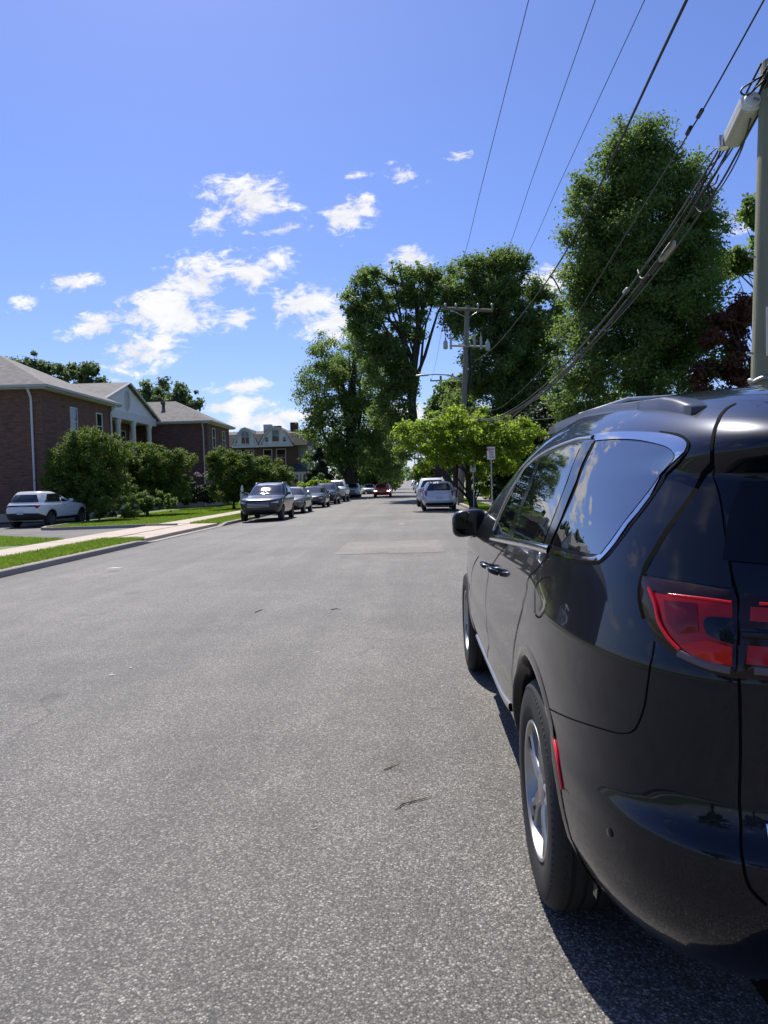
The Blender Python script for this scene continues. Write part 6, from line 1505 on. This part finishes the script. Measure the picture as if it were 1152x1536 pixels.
# --- litter on the asphalt
M_TWIG = plain('dry twig', (.26, .20, .14), .9, 0, .4, 30); M_PALE = plain('pale dry petal', (.6, .56, .48), .8)
def gnd(px, py): r = ray(px, py); k = -EYE / r[2]; return np.array([r[0] * k, r[1] * k, 0])
def twig(lab, pxs, r, extra=()):
    m = MB(); P = [gnd(*p) + [0, 0, .006] for p in pxs]; m.tube(P, [r] * (len(P) - 1) + [r * .4], 6)
    for e in extra: Q = [gnd(*p) + [0, 0, .008 + .008 * i] for i, p in enumerate(e)]; m.tube(Q, [r * .7] * (len(Q) - 1) + [r * .3], 5)
    tag(m.build('twig', M_TWIG, None, 60), lab, 'twig')
twig('forked dry twig lying on the asphalt near the middle of the road', [(593, 1216), (606, 1207), (622, 1203), (634, 1200), (647, 1196)], .0026, [[(612, 1206), (618, 1200), (622, 1197)], [(622, 1203), (617, 1198), (611, 1198)], [(606, 1207), (600, 1210), (598, 1205)]])
twig('small dark bit of bark on the asphalt just beyond the forked twig', [(576, 1156), (584, 1153), (598, 1145)], .0034, [[(584, 1153), (592, 1155), (600, 1152)]])
twig('short dark twig lying farther up the road', [(497, 915), (505, 913.5), (511, 915)], .005)
twig('thin dark twig left of the middle of the road', [(383, 919), (390, 916), (395, 915)], .005)
def scrap(lab, px, py, L, a):
    c = gnd(px, py); m = MB(); d = np.array([math.cos(a), math.sin(a), 0]) * L / 2; n_ = np.array([-d[1], d[0], 0]) * .32
    m.add([c - d + [0, 0, .003], c + n_ + [0, 0, .010], c + d + [0, 0, .005], c - n_ + [0, 0, .004]], [(0, 1, 2, 3)]); m.add([c - d + [0, 0, .0015], c - n_ + [0, 0, .0025], c + d + [0, 0, .0035], c + n_ + [0, 0, .0085]], [(0, 1, 2, 3)])
    tag(m.build('fallen_petal', M_PALE), lab, 'fallen petal', 'pale scraps on the asphalt')
for (px, py, L, a, lab) in ((167, 1013, .07, .3, 'pale sliver on the asphalt at the left'), (196, 1002, .05, -.9, 'thin pale curl just right of the left sliver'), (475, 979, .06, .1, 'pale scrap left of the road middle'), (443, 1071, .035, 1.2, 'small white fleck in the lower half of the road'), (472, 1243, .03, .5, 'tiny white fleck low in the middle of the road'), (603, 786, .3, .1, 'white fleck far up the road near the red sedan'), (172, 852, .3, .2, 'pale streak near the left kerb')): scrap(lab, px, py, L, a)
# ================================================================== light and sky
SUN_EL, SUN_AZ = math.radians(53), math.radians(-19)     # azimuth from the street's direction, left is negative
sdir = Vector((math.sin(SUN_AZ) * math.cos(SUN_EL), math.cos(SUN_AZ) * math.cos(SUN_EL), math.sin(SUN_EL)))
sl = bpy.data.lights.new('sun', 'SUN'); sl.energy = 5.0; sl.angle = math.radians(0.53); sl.color = (1.0, .955, .88)
so = bpy.data.objects.new('sun', sl); COL.objects.link(so); so.rotation_euler = sdir.to_track_quat('Z', 'Y').to_euler(); so.location = (0, 0, 60)
w = bpy.data.worlds.new('World'); SC.world = w; w.use_nodes = True; nt = w.node_tree
bg = nt.nodes['Background']
sk = nt.nodes.new('ShaderNodeTexSky'); sk.sky_type = 'NISHITA'; sk.sun_disc = False
sk.sun_elevation = SUN_EL; sk.sun_rotation = SUN_AZ; sk.air_density = 1.0; sk.dust_density = 0.45; sk.ozone_density = 4.0; sk.altitude = 30
STR = 0.093
tint = mixc(nt, sk.outputs[0], (0.82, 0.88, 1.25), 1.0, 'MULTIPLY')
co = nt.nodes.new('ShaderNodeTexCoord').outputs['Generated']
sp = nd(nt, 'ShaderNodeSeparateXYZ'); nt.links.new(co, sp.inputs[0])
ym = mth(nt, 'MAXIMUM', sp.outputs[1], 0.02)
cu = nd(nt, 'ShaderNodeCombineXYZ'); nt.links.new(mth(nt, 'DIVIDE', sp.outputs[0], ym), cu.inputs[0]); nt.links.new(mth(nt, 'DIVIDE', sp.outputs[2], ym), cu.inputs[1])
UV = cu.outputs[0]
# each cloud: where it stands (bearing, height as slopes), its half sizes and tilt
CL = []
def cloud(px, py, rx, ry, rot=0, k=1.0):
    r = ray(px, py); r = r / r[1]; CL.append((r[0], r[2], rx / FPX, ry / FPX, math.radians(rot), k))
cloud(372, 300, 66, 34, 0); cloud(335, 322, 46, 22, 30); cloud(398, 300, 30, 18, 20)
cloud(515, 325, 50, 26, 22); cloud(545, 318, 22, 22, 60, .8)
cloud(300, 425, 62, 40, 15); cloud(372, 412, 56, 30, 14); cloud(230, 465, 80, 32, 12); cloud(150, 485, 50, 20, 10); cloud(270, 478, 60, 26, 5)
cloud(457, 458, 62, 28, 14); cloud(498, 490, 50, 26, 8); cloud(360, 480, 30, 14, 12)
cloud(205, 530, 62, 28, 12); cloud(250, 512, 26, 8, 20, .7)
cloud(110, 422, 36, 12, 0); cloud(28, 458, 24, 10, 15, .55); cloud(608, 390, 40, 18, 8); cloud(606, 262, 26, 12, -15, .7); cloud(538, 264, 16, 8, 0, .6); cloud(686, 238, 18, 10, 10, .7)
cloud(360, 582, 40, 12, 4); cloud(358, 610, 50, 15, 4); cloud(330, 612, 26, 10, 20); cloud(395, 630, 110, 16, 0); cloud(640, 640, 120, 40, 0); cloud(820, 430, 40, 30, 10); cloud(420, 345, 34, 9, 10, .65); cloud(1110, 330, 60, 16, 0, .6)
cloud(150, 610, 130, 16, 0, .8)
best = None
for (u, v, rx, ry, rot, k) in CL:
    mp = nd(nt, 'ShaderNodeMapping', vector_type='TEXTURE'); nt.links.new(UV, mp.inputs[0])
    mp.inputs[1].default_value = (u, v, 0); mp.inputs[2].default_value = (0, 0, rot); mp.inputs[3].default_value = (rx * 1.5, ry * 1.5, 1)
    ln = nd(nt, 'ShaderNodeVectorMath', operation='LENGTH'); nt.links.new(mp.outputs[0], ln.inputs[0])
    g = mth(nt, 'MULTIPLY', mth(nt, 'SUBTRACT', 1.0, ln.outputs['Value']), k)
    best = g if best is None else mth(nt, 'SMOOTH_MAX', best, g, 0.15)
front = mth(nt, 'GREATER_THAN', sp.outputs[1], 0.05)
# wispy break-up noise stretched along the wind
mpn = nd(nt, 'ShaderNodeMapping'); nt.links.new(UV, mpn.inputs[0]); mpn.inputs[2].default_value = (0, 0, math.radians(-35)); mpn.inputs[3].default_value = (13, 27, 1)
n1 = noise(nt, 1.0, 10, 0.66, mpn.outputs[0], 0.6)
mpn2 = nd(nt, 'ShaderNodeMapping'); nt.links.new(UV, mpn2.inputs[0]); mpn2.inputs[3].default_value = (50, 80, 1)
n2 = noise(nt, 1.0, 6, 0.65, mpn2.outputs[0], 0.6)
nn = mth(nt, 'ADD', mth(nt, 'MULTIPLY', mth(nt, 'SUBTRACT', n1, 0.5), 2.7), mth(nt, 'MULTIPLY', mth(nt, 'SUBTRACT', n2, 0.5), 1.5))
dens_f = mth(nt, 'ADD', best, nn)
df = nd(nt, 'ShaderNodeMapRange', interpolation_type='SMOOTHSTEP', i_1=0.20, i_2=0.82); nt.links.new(dens_f, df.inputs[0])
in_any = nd(nt, 'ShaderNodeMapRange', interpolation_type='SMOOTHSTEP', i_1=-0.12, i_2=0.12); nt.links.new(best, in_any.inputs[0])
cf = mth(nt, 'MULTIPLY', mth(nt, 'MULTIPLY', df.outputs[0], in_any.outputs[0]), front)
# the rest of the sky: scattered cumulus on a flat ceiling
zc = mth(nt, 'MAXIMUM', sp.outputs[2], 0.03)
cc = nd(nt, 'ShaderNodeCombineXYZ'); nt.links.new(mth(nt, 'DIVIDE', sp.outputs[0], mth(nt, 'ADD', zc, .12)), cc.inputs[0]); nt.links.new(mth(nt, 'DIVIDE', sp.outputs[1], mth(nt, 'ADD', zc, .12)), cc.inputs[1])
n3 = noise(nt, 1.25, 9, 0.58, cc.outputs[0], 0.3)
d3 = nd(nt, 'ShaderNodeMapRange', interpolation_type='SMOOTHSTEP', i_1=0.555, i_2=0.70); nt.links.new(n3, d3.inputs[0])
slope = mth(nt, 'DIVIDE', mth(nt, 'ABSOLUTE', sp.outputs[0]), ym)
sidem = nd(nt, 'ShaderNodeMapRange', interpolation_type='SMOOTHSTEP', i_1=0.62, i_2=0.9); nt.links.new(slope, sidem.inputs[0])
back = mth(nt, 'LESS_THAN', sp.outputs[1], 0.05)
c3 = mth(nt, 'MULTIPLY', d3.outputs[0], mth(nt, 'MAXIMUM', sidem.outputs[0], back))
cov = mth(nt, 'MAXIMUM', cf, c3)
up = mth(nt, 'GREATER_THAN', sp.outputs[2], 0.0)
cov = mth(nt, 'MULTIPLY', cov, mth(nt, 'MULTIPLY', up, 0.95))
shade = ramp(nt, [(0.35, 7.0), (0.7, 9.6)], n1)
cloudcol = mixc(nt, shade, (1.0, 1.0, 1.03), 1.0, 'MULTIPLY')
final = mixc(nt, tint, cloudcol, cov)
nt.links.new(final, bg.inputs[0]); bg.inputs[1].default_value = STR
SC.view_settings.view_transform = 'Standard'; SC.view_settings.look = 'None'
SC.view_settings.exposure = 0.3; SC.view_settings.gamma = 1.0
SC.cycles.max_bounces = 8; SC.cycles.transparent_max_bounces = 6; SC.cycles.glossy_bounces = 4; SC.cycles.diffuse_bounces = 3; SC.cycles.caustics_reflective = False; SC.cycles.caustics_refractive = False
SC.cycles.use_denoising = True
